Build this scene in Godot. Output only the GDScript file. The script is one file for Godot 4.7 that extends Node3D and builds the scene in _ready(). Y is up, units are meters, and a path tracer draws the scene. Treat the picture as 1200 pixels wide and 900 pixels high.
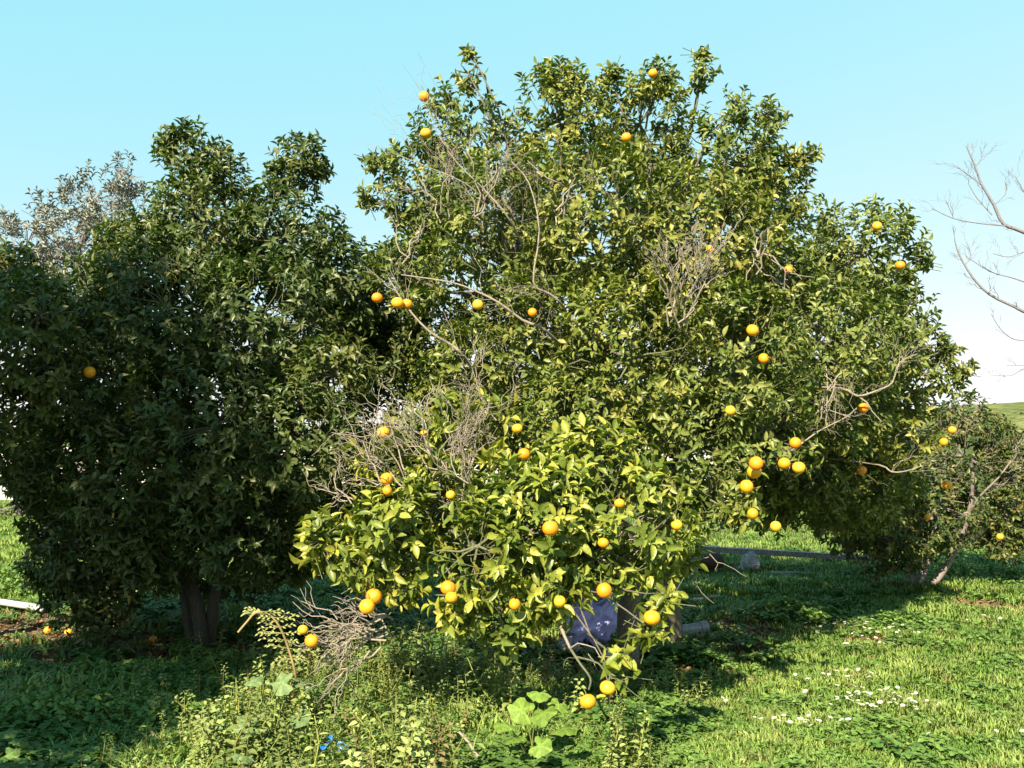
extends Node3D

# ---------------------------------------------------------------- helpers
const EYE := Vector3(0, 1.6, 0)      # where a person stands to look at the trees

class Buf:
	var v := PackedVector3Array()
	var n := PackedVector3Array()
	var c := PackedColorArray()
	var i := PackedInt32Array()
	func vert(p: Vector3, nn: Vector3, col: Color) -> int:
		v.append(p)
		n.append(nn)
		c.append(col)
		return v.size() - 1
	func tri(a: int, b: int, d: int) -> void:     # corners counter-clockwise seen from outside
		i.append(a)
		i.append(d)
		i.append(b)
	func mesh() -> ArrayMesh:
		var arr := []
		arr.resize(Mesh.ARRAY_MAX)
		arr[Mesh.ARRAY_VERTEX] = v
		arr[Mesh.ARRAY_NORMAL] = n
		arr[Mesh.ARRAY_COLOR] = c
		arr[Mesh.ARRAY_INDEX] = i
		var m := ArrayMesh.new()
		m.add_surface_from_arrays(Mesh.PRIMITIVE_TRIANGLES, arr)
		return m

var used := {}
func numbered(called: String) -> String:
	if not used.has(called):
		used[called] = 0
		return called
	used[called] += 1
	return "%s_%03d" % [called, used[called]]

func thing(called: String, label: String, category: String, where := Vector3.ZERO, group := "") -> Node3D:
	var o := Node3D.new()
	o.name = numbered(called)
	add_child(o)
	o.position = where
	tag(o, label, category, group)
	return o

func tag(o: Node, label: String, category: String, group := "") -> void:
	o.set_meta("label", label)
	o.set_meta("category", category)
	if group:
		o.set_meta("group", group)

func part(called: String, m: Mesh, mat: Material, parent: Node, kind := "") -> MeshInstance3D:
	var o := MeshInstance3D.new()
	o.mesh = m
	o.material_override = mat
	o.name = numbered(called) if parent == self else called
	parent.add_child(o, true)
	if kind:
		o.set_meta("kind", kind)
	return o

func scatter(called: String, m: Mesh, mat: Material, where: Array[Transform3D], tints: PackedColorArray, parent: Node, kind := "stuff") -> MultiMeshInstance3D:
	var mm := MultiMesh.new()
	mm.transform_format = MultiMesh.TRANSFORM_3D
	mm.use_colors = true
	mm.mesh = m
	mm.instance_count = where.size()
	for k in where.size():
		mm.set_instance_transform(k, where[k])
		mm.set_instance_color(k, tints[k])
	var o := MultiMeshInstance3D.new()
	o.multimesh = mm
	o.material_override = mat
	o.name = numbered(called) if parent == self else called
	parent.add_child(o, true)
	if kind:
		o.set_meta("kind", kind)
	return o

func rnd_dir(r: RandomNumberGenerator) -> Vector3:
	var y := r.randf_range(-1, 1)
	var a := r.randf() * TAU
	var s := sqrt(1.0 - y * y)
	return Vector3(s * cos(a), y, s * sin(a))

func any_side(d: Vector3) -> Vector3:
	return d.cross(Vector3.UP if absf(d.y) < 0.9 else Vector3.RIGHT).normalized()

func tube(b: Buf, pts: PackedVector3Array, r0: float, r1: float, sides: int, col: Color, bump := 0.0) -> void:
	var count := pts.size()
	var u := any_side((pts[1] - pts[0]).normalized())
	var first := b.v.size()
	for k in count:
		var t := (pts[mini(k + 1, count - 1)] - pts[maxi(k - 1, 0)]).normalized()
		u = (u - t * u.dot(t)).normalized()
		var w := t.cross(u)
		var rr := lerpf(r0, r1, float(k) / (count - 1))
		for j in sides:
			var a := TAU * j / sides
			var e := u * cos(a) + w * sin(a)
			var lump := 1.0 + bump * (sin(a * 3.0 + k * 0.9) * 0.6 + sin(a * 2.0 - k * 1.7) * 0.5)
			b.vert(pts[k] + e * rr * lump, e, col)
	for k in count - 1:
		for j in sides:
			var p := first + k * sides + j
			var q := first + k * sides + (j + 1) % sides
			b.tri(p, q, q + sides)
			b.tri(p, q + sides, p + sides)
	for far in [0, count - 1]:
		var t2: Vector3 = (pts[1] - pts[0]).normalized() * -1.0 if far == 0 else (pts[count - 1] - pts[count - 2]).normalized()
		var mid := b.vert(pts[far], t2, col)
		for j in sides:
			var p2: int = first + far * sides + j
			var q2: int = first + far * sides + (j + 1) % sides
			if far == 0:
				b.tri(mid, q2, p2)
			else:
				b.tri(mid, p2, q2)

func bent(a: Vector3, z: Vector3, count: int, wobble: float, lift: float, r: RandomNumberGenerator) -> PackedVector3Array:
	var out := PackedVector3Array()
	var d := z - a
	var s := any_side(d.normalized())
	var w := d.normalized().cross(s)
	for k in count:
		var t := float(k) / (count - 1)
		var p := a + d * t + Vector3.UP * lift * sin(t * PI)
		if k > 0 and k < count - 1:
			p += (s * r.randf_range(-1, 1) + w * r.randf_range(-1, 1)) * wobble * d.length()
		out.append(p)
	return out

func smooth_path(p: PackedVector3Array, per := 3) -> PackedVector3Array:
	var out := PackedVector3Array()
	for k in p.size() - 1:
		for s in per:
			out.append(p[k].cubic_interpolate(p[k + 1], p[maxi(k - 1, 0)], p[mini(k + 2, p.size() - 1)], float(s) / per))
	out.append(p[p.size() - 1])
	return out

func spray(b: Buf, a: Vector3, dir: Vector3, length: float, rad: float, depth: int, r: RandomNumberGenerator, col: Color, spread := 0.7) -> void:
	# a bare forking branch
	var z := a + dir * length
	var pts := bent(a, z, 5, 0.11, length * r.randf_range(-0.15, 0.15), r)
	tube(b, pts, rad, rad * 0.6, 4 if rad < 0.005 else 5, col)
	if depth == 0:
		return
	for k in r.randi_range(2, 4):
		var t := r.randf_range(0.35, 1.0)
		var nd := (dir + rnd_dir(r) * spread).normalized()
		spray(b, a.lerp(z, t), nd, length * r.randf_range(0.45, 0.8), rad * 0.58, depth - 1, r, col, spread)

func leaf_mesh(fold: float, curl: float, wide: float, tint := Color.WHITE, jag := 0.0) -> ArrayMesh:
	# unit leaf from the origin along +y, its face towards +z
	var ts := [0.0, 0.07, 0.25, 0.48, 0.72, 0.9, 1.0]
	var ws := [0.02, 0.03, 0.36, 0.5, 0.4, 0.17, 0.0]
	var b := Buf.new()
	for k in ts.size():
		var t: float = ts[k]
		var w: float = ws[k] * wide * (1.0 + (jag if k % 2 else -jag))
		var z := curl * t * t
		var mid := Vector3(0, -2.0 * curl * t, 1).normalized()
		b.vert(Vector3(0, t, z), mid, tint * Color(1.18, 1.16, 1.1))
		b.vert(Vector3(-w, t, z + fold * w), (mid + Vector3(fold, 0, 0)).normalized(), tint)
		b.vert(Vector3(w, t, z + fold * w), (mid - Vector3(fold, 0, 0)).normalized(), tint)
	for k in ts.size() - 1:
		var p := k * 3
		b.tri(p, p + 3, p + 4)
		b.tri(p, p + 4, p + 1)
		b.tri(p, p + 2, p + 5)
		b.tri(p, p + 5, p + 3)
	return b.mesh()

func leaf_into(b: Buf, base: Vector3, dir: Vector3, face: Vector3, length: float, wide: float, col: Color, fold := 0.25, curl := -0.2) -> void:
	# a cheap leaf of eight faces inside a larger mesh
	var s := dir.cross(face).normalized()
	var nn := s.cross(dir).normalized()
	var ts := [0.0, 0.3, 0.62, 1.0]
	var ws := [0.03, 0.48, 0.4, 0.0]
	var first := b.v.size()
	for k in 4:
		var t: float = ts[k]
		var w: float = ws[k] * wide
		var p := base + dir * t * length + nn * curl * t * t * length
		var mid := (nn - dir * 2.0 * curl * t).normalized()
		b.vert(p, mid, col * Color(1.12, 1.12, 1.08))
		b.vert(p - s * w + nn * fold * w, (mid + s * fold).normalized(), col)
		b.vert(p + s * w + nn * fold * w, (mid - s * fold).normalized(), col)
	for k in 3:
		var q := first + k * 3
		b.tri(q, q + 3, q + 4)
		b.tri(q, q + 4, q + 1)
		b.tri(q, q + 2, q + 5)
		b.tri(q, q + 5, q + 3)

func noise_map(freq: float, ramp: Array, sd: int, size := 256, bump := false) -> NoiseTexture2D:
	var nz := FastNoiseLite.new()
	nz.seed = sd
	nz.frequency = freq
	nz.fractal_octaves = 5
	var t := NoiseTexture2D.new()
	t.width = size
	t.height = size
	t.seamless = true
	t.noise = nz
	if bump:
		t.as_normal_map = true
		t.bump_strength = 6.0
	elif ramp:
		var g := Gradient.new()
		g.offsets = PackedFloat32Array([0.15, 0.5, 0.85])
		g.colors = PackedColorArray(ramp)
		t.color_ramp = g
	return t

func lin(r: float, g: float, b: float) -> Color:
	return Color(r, g, b).linear_to_srgb()

var M := {}
func leaf_material(rough: float, back: Color, spec := 0.5) -> StandardMaterial3D:
	var m := StandardMaterial3D.new()
	m.vertex_color_use_as_albedo = true
	m.roughness = rough
	m.metallic_specular = spec
	m.backlight_enabled = true
	m.backlight = back
	m.albedo_texture = M.mottle
	m.uv1_triplanar = true
	m.uv1_world_triplanar = true
	m.uv1_scale = Vector3.ONE * 5.0
	m.cull_mode = BaseMaterial3D.CULL_DISABLED
	return m

func plain(r: float, g: float, b: float, rough: float) -> StandardMaterial3D:
	var m := StandardMaterial3D.new()
	m.albedo_color = lin(r, g, b)
	m.roughness = rough
	return m

func grainy(r: float, g: float, b: float, rough: float, scale: float, sd: int, low := 0.6, high := 1.3) -> StandardMaterial3D:
	var m := plain(1, 1, 1, rough)
	m.albedo_texture = noise_map(0.03, [lin(r * low, g * low, b * low), lin(r, g, b), lin(r * high, g * high, b * high)], sd)
	m.normal_enabled = true
	m.normal_texture = noise_map(0.03, [], sd + 1, 256, true)
	m.uv1_triplanar = true
	m.uv1_world_triplanar = true
	m.uv1_scale = Vector3.ONE * scale
	return m

func gh(x: float, z: float) -> float:      # height of the ground
	return 0.022 * sin(1.7 * x + 0.3) * cos(1.3 * z) + 0.012 * sin(4.1 * x + 2.2 * z)

func on_ground(p: Vector3, up := 0.0) -> Vector3:
	return Vector3(p.x, gh(p.x, p.z) + up, p.z)

var patches := []          # bare earth and straw: [centre, radius x, radius z, what]
var tone_noise := FastNoiseLite.new()
func bare(x: float, z: float) -> float:
	var most := 0.0
	for p in patches:
		var c: Vector3 = p[0]
		var q: float = Vector2((x - c.x) / p[1], (z - c.z) / p[2]).length() + 0.45 * tone_noise.get_noise_2d(x * 90.0, z * 90.0)
		most = maxf(most, clampf((1.25 - q) / 0.45, 0, 1))
	return most

# ---------------------------------------------------------------- trees
var fruit_at: Array[Vector3] = []      # where the oranges hang, so that no leaf grows through one

func grow(called: String, label: String, o: Dictionary) -> Node3D:
	var r := RandomNumberGenerator.new()
	r.seed = o.seed
	var base: Vector3 = o.base
	var root := thing(called, label, o.get("category", "tree"), base)
	var bark: Material = o.get("bark", M.bark)
	for t in o.trunks:
		var tb := Buf.new()
		var path := PackedVector3Array()
		for p in t[0]:
			path.append(p - base)
		tube(tb, smooth_path(path), t[1], t[2], 10, Color.WHITE, 0.1)
		part("trunk", tb.mesh(), bark, root)
	var hubs: Array = o.hubs
	var twig := Buf.new()
	var nz := FastNoiseLite.new()
	nz.seed = o.seed
	nz.frequency = 1.0
	nz.fractal_octaves = 2
	var where: Array[Transform3D] = []
	var tints := PackedColorArray()
	var keys := PackedInt64Array()
	var tones: Array = o.tones
	var lobes: Array = o.lobes
	var len0: float = o.leaf
	var aspect: float = o.get("aspect", 0.44)
	var gap: float = o.get("gap", -0.28)
	var rise: float = o.get("rise", 0.45)
	for l in lobes:
		var c: Vector3 = l[0]
		var rad: float = l[1]
		var hub: Vector3 = hubs[0]
		for h in hubs:
			if h.distance_to(c) < hub.distance_to(c):
				hub = h
		if c.distance_to(hub) > 0.2:
			var lb := Buf.new()
			var thick: float = clampf(0.012 + rad * 0.035, 0.012, 0.05) * o.get("limb", 1.0)
			tube(lb, smooth_path(bent(hub - base, c - base, 5, 0.06, -0.05, r), 2), thick, thick * 0.35, 6, Color.WHITE)
			part("limb", lb.mesh(), bark, root)
		for k in int(6 + rad * 10):
			var e := rnd_dir(r)
			tube(twig, bent(c - base, c + e * rad * r.randf_range(0.7, 1.0) - base, 4, 0.07, 0.0, r), 0.008, 0.0025, 4, Color.WHITE)
		var lean: float = l[2] if l.size() > 2 else 1.0          # thinner or fuller than the rest
		var shift := Color(1, 1, 1)
		var warm := r.randf_range(-1, 1)
		shift = Color(1.0 + 0.12 * warm, 1.0 + 0.04 * warm, 1.0 - 0.1 * warm)
		for k in int(o.per * 12.57 * rad * rad * lean) + 3:
			var e := rnd_dir(r)
			var f := 0.62 + 0.42 * sqrt(r.randf())
			f *= 1.0 + o.get("rough", 0.18) * nz.get_noise_3dv((c + e * rad) * 2.6)
			var p := c + e * rad * f
			if p.y < 0.06 or nz.get_noise_3dv(p * 1.7 + Vector3(40, 0, 0)) < gap:
				continue
			var deep := false
			for l2 in lobes:
				if l2 != l and p.distance_squared_to(l2[0]) < 0.3 * l2[1] * l2[1]:
					deep = true
					break
			if deep and r.randf() < 0.75:
				continue
			var near := []
			for q in fruit_at:
				if p.distance_squared_to(q) < 0.3:
					near.append(q)
			var ax := (e * 0.85 + Vector3.UP * rise + rnd_dir(r) * 0.45).normalized()
			var stalk := r.randf_range(0.1, 0.2) * len0 / 0.085
			if r.randf() < o.get("twigs", 0.5):
				tube(twig, PackedVector3Array([p - ax * stalk * 1.6 - base, p - ax * stalk * 0.5 + rnd_dir(r) * 0.01 - base, p - base]), 0.003, 0.0015, 3, Color.WHITE)
			var own := r.randf()
			var side := any_side(ax)
			var other := ax.cross(side)
			var turn := r.randf() * TAU
			for j in int(o.n):
				turn += 2.4
				var t: float = float(j) / float(o.n)
				var radial := side * cos(turn) + other * sin(turn)
				var dir: Vector3 = (ax * (0.35 + 0.75 * (1.0 - t)) + radial * 0.85 + Vector3.DOWN * o.get("droop", 0.25) + rnd_dir(r) * 0.25).normalized()
				var start := p - ax * stalk * t
				var ok := true
				for q in near:
					var to: Vector3 = (EYE - q).normalized()
					var along := clampf((start - q).dot(to), 0.0, 0.22)
					if start.distance_squared_to(q + to * along) < (0.0062 if along < 0.06 else 0.0038):
						ok = false
						break
				if not ok:
					continue
				var face := (ax * 0.55 + Vector3.UP * 0.5 + e * 0.85 + rnd_dir(r) * 0.35)
				face = (face - dir * face.dot(dir)).normalized()
				var length := len0 * r.randf_range(0.62, 1.18)
				var which := mini(int(pow(clampf(own + r.randf_range(-0.22, 0.22), 0, 0.999), o.get("bias", 1.0)) * tones.size()), tones.size() - 1)
				var col: Color = tones[which] * shift
				col = col * r.randf_range(0.82, 1.2)
				where.append(Transform3D(dir.cross(face) * length * aspect * r.randf_range(0.85, 1.15), dir * length, face * length * r.randf_range(0.4, 2.0), start - base))
				tints.append(col)
				keys.append(int(start.distance_to(EYE) * 4000.0) * 1048576 + where.size() - 1)
	var lm: Mesh = o.get("mesh", M.leaf)
	var lmat: Material = o.get("skin", M.citrus)
	var singles: int = mini(o.get("singles", 0), keys.size())
	if singles:
		keys.sort()
		var taken := {}
		var shades := []
		for tone in tones:
			shades.append(leaf_mesh(0.28, -0.16, 1.0, tone))
		var given := 0
		var at_key := 0
		while given < singles and at_key < keys.size():
			var idx: int = keys[at_key] & 1048575
			at_key += 1
			var w: Vector3 = where[idx].origin + base
			var across := w.x / -w.z
			if absf(across) > 0.52:
				continue
			taken[idx] = true
			given += 1
			var bestk := 0
			for k in tones.size():
				if absf(tones[k].r - tints[idx].r) < absf(tones[bestk].r - tints[idx].r):
					bestk = k
			var leaf := part("leaf", shades[bestk], lmat, root)
			leaf.transform = where[idx]
		var w2: Array[Transform3D] = []
		var t2 := PackedColorArray()
		for k in where.size():
			if not taken.has(k):
				w2.append(where[k])
				t2.append(tints[k])
		where = w2
		tints = t2
	scatter("foliage", lm, lmat, where, tints, root)
	part("twigs", twig.mesh(), M.twig if not o.has("twigmat") else o.twigmat, root, "stuff")
	return root

func bare_branch(root: Node3D, pts: Array, r0: float, r1: float, mat: Material, forks: int, sd: int, fork_len := 0.25, inner := 0.0) -> void:
	var r := RandomNumberGenerator.new()
	r.seed = sd
	var b := Buf.new()
	var path := PackedVector3Array()
	if inner > 0.0:
		path.append(pts[0] - root.position + (pts[0] - pts[1]).normalized() * inner * 0.6 + Vector3(0, -0.15, -1.0) * inner)
	for p in pts:
		path.append(p - root.position)
	path = smooth_path(path)
	tube(b, path, r0, r1, 6, Color.WHITE, 0.06)
	for k in forks:
		var q := r.randi_range(1, path.size() - 1)
		var d := (path[q] - path[q - 1]).normalized()
		spray(b, path[q], (d + rnd_dir(r) * 0.8 + Vector3.UP * 0.3).normalized(), fork_len * r.randf_range(0.6, 1.2), r1 * 0.6, 1, r, Color.WHITE)
	part("branch", b.mesh(), mat, root)

func dead_spray(root: Node3D, from: Vector3, dirs: Vector3, length: float, count: int, depth: int, sd: int, spread := 0.6, rad := 0.006) -> void:
	var r := RandomNumberGenerator.new()
	r.seed = sd
	var b := Buf.new()
	for k in count:
		spray(b, from + rnd_dir(r) * 0.06 - root.position, (dirs + rnd_dir(r) * spread).normalized(), length * r.randf_range(0.7, 1.15), rad, depth, r, Color.WHITE, spread)
	part("dead_branch", b.mesh(), M.dead, root)

# ---------------------------------------------------------------- fruit
var fruit_mesh: Mesh
var calyx_mesh: Mesh
func orange(p: Vector3, radius: float, label: String, tone: int, sd: int, lying := false) -> void:
	var o := thing("orange", label, "orange", p - Vector3.UP * radius * 0.94, "oranges of the grove")
	var f := part("fruit", fruit_mesh, M.peel[tone], o)
	f.position = Vector3.UP * radius * 0.94
	f.scale = Vector3(1.0 + 0.04 * sin(sd * 3.1), 1.0 + 0.06 * sin(sd * 5.3), 1.0 + 0.04 * cos(sd * 2.7)) * radius
	f.rotation = Vector3(0.25 * sin(sd * 1.7), sd * 1.3, 0.25 * cos(sd * 2.3)) if not lying else Vector3(1.9, sd, 0.4)
	part("stalk", calyx_mesh, M.green_stem, f)

# ---------------------------------------------------------------- the scene
func _ready() -> void:
	var cam := Camera3D.new()
	cam.name = "camera"
	cam.fov = 42.02
	cam.position = EYE
	cam.rotation.x = atan(60.0 / 1172.0)
	cam.near = 0.05
	cam.far = 2000.0
	add_child(cam)
	cam.current = true

	var env := Environment.new()
	env.background_mode = Environment.BG_SKY
	env.tonemap_mode = Environment.TONE_MAPPER_LINEAR
	env.tonemap_exposure = 2.8
	env.sdfgi_enabled = true
	env.ssao_enabled = true
	env.ssil_enabled = true
	var sky := Sky.new()
	var pan := PanoramaSkyMaterial.new()
	pan.panorama = ImageTexture.create_from_image(sky_picture())
	sky.sky_material = pan
	env.sky = sky
	env.background_energy_multiplier = 1.0
	var we := WorldEnvironment.new()
	we.name = "daylight"
	we.environment = env
	add_child(we)

	var sun := DirectionalLight3D.new()
	sun.name = "sun"
	sun.light_color = Color(1.0, 0.94, 0.82)
	sun.light_energy = 1.6
	sun.light_angular_distance = 0.53
	sun.shadow_enabled = true
	add_child(sun)
	var az := deg_to_rad(21.0)
	var el := deg_to_rad(38.0)
	var to_sun := Vector3(-sin(az) * cos(el), sin(el), cos(az) * cos(el))
	sun.look_at_from_position(Vector3.ZERO, -to_sun, Vector3.UP)

	materials()
	patches = [
		[Vector3(-4.35, 0, -8.05), 1.75, 1.35], [Vector3(1.653, 0.000, -7.543), 0.55, 0.28], [Vector3(2.740, 0.000, -8.328), 0.4, 0.2], [Vector3(2.800, 0.000, -7.725), 0.3, 0.16],
		[Vector3(4.481, 0.000, -9.389), 0.5, 0.25], [Vector3(-2.827, 0.000, -7.455), 1.1, 0.6], [Vector3(-1.849, 0.000, -7.313), 0.9, 0.4], [Vector3(0.687, 0.000, -6.797), 0.8, 0.4], [Vector3(1.602, 0.000, -8.256), 0.75, 0.45], [Vector3(0.530, 0.000, -7.851), 0.7, 0.4]]
	setting()
	fruit()
	trees()
	ground_plants()
	small_things()

func sky_picture() -> Image:
	var w := 512
	var h := 256
	var im := Image.create(w, h, false, Image.FORMAT_RGBF)
	for y in h:
		var e := sin((0.5 - (y + 0.5) / h) * PI)
		var t := clampf(e, 0, 1)
		for x in w:
			var a := ((x + 0.5) / w - 0.5) * TAU          # 0 is where the camera looks, growing to its left
			var haze := 0.5 + 0.5 * cos(a + 1.2)          # the hazy, brighter side
			var k := exp(-t * (8.4 - 5.4 * haze))
			var blue := Color(0.12, 0.295, 0.345)
			var white := Color(0.42, 0.425, 0.425)
			var c := blue.lerp(white, clampf(k * 1.3, 0, 1))
			c = c.lerp(Color(0.045, 0.125, 0.24), clampf((t - 0.42) * 1.6, 0, 0.85))
			im.set_pixel(x, y, c)
	return im

func materials() -> void:
	M.mottle = noise_map(0.05, [Color(0.74, 0.76, 0.7), Color(0.94, 0.94, 0.92), Color.WHITE], 91)
	M.leaf = leaf_mesh(0.3, -0.2, 1.0)
	M.citrus = leaf_material(0.4, Color(0.6, 0.75, 0.2), 0.45)
	M.herb = leaf_material(0.6, Color(0.5, 0.6, 0.2), 0.35)
	M.blade = leaf_material(0.55, Color(0.55, 0.6, 0.2), 0.35)
	M.bark = grainy(0.13, 0.115, 0.09, 0.9, 6.0, 11)
	M.dark_bark = grainy(0.07, 0.06, 0.045, 0.9, 6.0, 12)
	M.twig = grainy(0.12, 0.13, 0.07, 0.85, 9.0, 21)
	M.dead = grainy(0.25, 0.215, 0.175, 0.9, 12.0, 31)
	M.grey_twig = grainy(0.22, 0.18, 0.17, 0.9, 12.0, 35)
	M.pale_twig = grainy(0.2, 0.19, 0.215, 0.9, 12.0, 37)
	M.green_stem = plain(0.12, 0.17, 0.04, 0.6)
	M.peel = []
	for c in [[0.80, 0.31, 0.012], [0.80, 0.35, 0.015], [0.79, 0.27, 0.012], [0.79, 0.4, 0.025]]:
		var m := grainy(c[0], c[1], c[2], 0.42, 4.0, 41 + M.peel.size(), 0.86, 1.1)
		m.normal_texture = noise_map(0.16, [], 47, 256, true)
		m.normal_scale = 0.35
		M.peel.append(m)
	M.stone = grainy(0.5, 0.47, 0.45, 0.9, 5.0, 51)
	M.white_wall = grainy(0.5, 0.48, 0.46, 0.9, 0.6, 55, 0.85, 1.1)
	M.pipe_white = grainy(0.5, 0.49, 0.47, 0.6, 3.0, 58, 0.8, 1.08)
	M.pipe_grey = grainy(0.26, 0.27, 0.3, 0.55, 5.0, 61)
	M.plank = grainy(0.3, 0.28, 0.27, 0.85, 4.0, 64)
	M.log = grainy(0.06, 0.045, 0.035, 0.95, 7.0, 67)
	M.bag = plain(0.46, 0.45, 0.9, 0.45)
	M.bag.backlight_enabled = true
	M.bag.backlight = Color(0.3, 0.3, 0.5)
	M.blue = plain(0.02, 0.16, 0.5, 0.4)
	M.bag_dark = plain(0.08, 0.12, 0.45, 0.45)
	M.dry_stem = plain(0.28, 0.2, 0.09, 0.8)
	M.dry = leaf_material(0.85, Color(0.2, 0.15, 0.08), 0.2)

func setting() -> void:
	tone_noise.seed = 5
	tone_noise.frequency = 0.02
	tone_noise.fractal_octaves = 4
	# the ground: one sheet, fine where one looks at it closely
	var xs := PackedFloat32Array()
	var zs := PackedFloat32Array()
	var far := [600.0, 300.0, 160.0, 90.0, 55.0, 35.0, 24.0, 17.0, 12.0, 9.0]
	for v in far:
		xs.append(-v)
	for k in 141:
		xs.append(-7.0 + 0.1 * k)
	for k in far.size():
		xs.append(far[far.size() - 1 - k])
	for v in [60.0, 30.0, 15.0, 6.0, 2.0, 0.0, -2.0]:
		zs.append(v)
	for k in 110:
		zs.append(-3.5 - 0.1 * k)
	for v in [15.0, 16.0, 17.0, 18.5, 20.0, 22.0, 25.0, 30.0, 40.0, 60.0, 90.0, 140.0, 300.0, 700.0]:
		zs.append(-v)
	var b := Buf.new()
	for z in zs:
		for x in xs:
			var near := clampf(1.6 - Vector2(x, z + 8.0).length() / 22.0, 0, 1)
			var nn := tone_noise.get_noise_2d(x * 30.0, z * 30.0)
			var mud := bare(x, z)
			var green := Color(0.07, 0.115, 0.03).lerp(Color(0.14, 0.19, 0.05), clampf(0.5 + nn, 0, 1))
			var earth := Color(0.17, 0.115, 0.075).lerp(Color(0.27, 0.2, 0.13), clampf(0.5 + 1.5 * tone_noise.get_noise_2d(x * 80.0 + 50.0, z * 80.0), 0, 1))
			b.vert(Vector3(x, gh(x, z) * near, z), Vector3(-0.022 * 1.7 * cos(1.7 * x + 0.3) * cos(1.3 * z) * near, 1, 0.022 * 1.3 * sin(1.7 * x + 0.3) * sin(1.3 * z) * near).normalized(), green.lerp(earth, mud))
	for j in zs.size() - 1:
		for i in xs.size() - 1:
			var p := j * xs.size() + i
			var q := p + xs.size()
			b.tri(p, p + 1, q + 1)
			b.tri(p, q + 1, q)
	var gm := StandardMaterial3D.new()
	gm.vertex_color_use_as_albedo = true
	gm.roughness = 0.95
	gm.metallic_specular = 0.2
	gm.albedo_texture = noise_map(0.02, [Color(0.62, 0.6, 0.55), Color(0.85, 0.85, 0.83), Color.WHITE], 71, 512)
	gm.normal_enabled = true
	gm.normal_texture = noise_map(0.04, [], 72, 512, true)
	gm.uv1_triplanar = true
	gm.uv1_world_triplanar = true
	gm.uv1_scale = Vector3.ONE * 0.9
	part("ground", b.mesh(), gm, self, "structure")

	# a long low hill far behind the grove
	var hb := Buf.new()
	var nx := 90
	var ny := 26
	for j in ny:
		for i in nx:
			var x := lerpf(-260.0, 330.0, float(i) / (nx - 1))
			var v := float(j) / (ny - 1)
			var z := -130.0 - 90.0 * v
			var top := 3.0 + 8.0 * smoothstep(20.0, 110.0, x) + 1.2 * sin(x * 0.045 + 1.0)
			var y := top * sin(clampf(v * 1.25, 0, 1) * PI * 0.5) * (1.0 - 0.4 * v) * 1.25 + tone_noise.get_noise_2d(x * 2.0, z * 2.0) * 1.2 * v - 0.3
			hb.vert(Vector3(x, y, z), Vector3(0, 1, 0.25).normalized(), Color(0.12, 0.155, 0.055).lerp(Color(0.22, 0.245, 0.1), clampf(0.5 + 1.6 * tone_noise.get_noise_2d(x * 6.0, z * 6.0), 0, 1)))
	for j in ny - 1:
		for i in nx - 1:
			var p := j * nx + i
			hb.tri(p, p + 1, p + 1 + nx)
			hb.tri(p, p + 1 + nx, p + nx)
	var hm := gm.duplicate()
	hm.uv1_scale = Vector3.ONE * 0.05
	part("hill", hb.mesh(), hm, self, "structure")
	var r := RandomNumberGenerator.new()
	r.seed = 19
	var where: Array[Transform3D] = []
	var tints := PackedColorArray()
	var shrub := Buf.new()
	for k in 60:
		var e := rnd_dir(r)
		e.y = absf(e.y)
		leaf_into(shrub, e * r.randf_range(0.5, 1.0), (e + rnd_dir(r) * 0.5).normalized(), (e + Vector3.UP * 0.5).normalized(), 0.5, 0.45, Color.WHITE)
	for k in 420:
		var x := r.randf_range(-240, 310)
		var v := r.randf()
		var z := -135.0 - 80.0 * v
		var top := 3.0 + 8.0 * smoothstep(20.0, 110.0, x) + 1.2 * sin(x * 0.045 + 1.0)
		var y := top * sin(clampf(v * 1.25, 0, 1) * PI * 0.5) * (1.0 - 0.4 * v) * 1.25 - 0.6
		var s := r.randf_range(0.6, 1.6)
		where.append(Transform3D(Basis(Vector3.UP, r.randf() * TAU).scaled(Vector3(s, s * r.randf_range(0.6, 1.0), s)), Vector3(x, y, z)))
		tints.append(Color(0.1, 0.12, 0.05) * r.randf_range(0.7, 1.3))
	var hs := scatter("hill_shrubbery", shrub.mesh(), M.herb, where, tints, self)
	tag(hs, "low dark scrub dotted over the far pale hill", "scrub")

	# a whitewashed garden wall behind the grove
	var wall := thing("garden_wall", "long low whitewashed wall glimpsed through the leaves behind the grove", "wall", Vector3(-6, 0, -25))
	var wb := Buf.new()
	box(wb, Vector3(0, 0.55, 0), Vector3(26, 1.3, 0.3), Color.WHITE)
	part("wall_face", wb.mesh(), M.white_wall, wall)
	var cb := Buf.new()
	box(cb, Vector3(0, 1.25, 0), Vector3(26.1, 0.1, 0.42), Color.WHITE)
	part("coping", cb.mesh(), M.stone, wall)

func box(b: Buf, c: Vector3, s: Vector3, col: Color, turn := Basis.IDENTITY) -> void:
	for ax in 3:
		for sg in [-1.0, 1.0]:
			var nn := Vector3.ZERO
			nn[ax] = sg
			var u := Vector3.ZERO
			u[(ax + 1) % 3] = 1
			var w := nn.cross(u)
			var f := b.v.size()
			for q in [[-1, -1], [1, -1], [1, 1], [-1, 1]]:
				b.vert(c + turn * ((nn + u * q[0] + w * q[1]) * s * 0.5), turn * nn, col)
			b.tri(f, f + 1, f + 2)
			b.tri(f, f + 2, f + 3)

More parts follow.
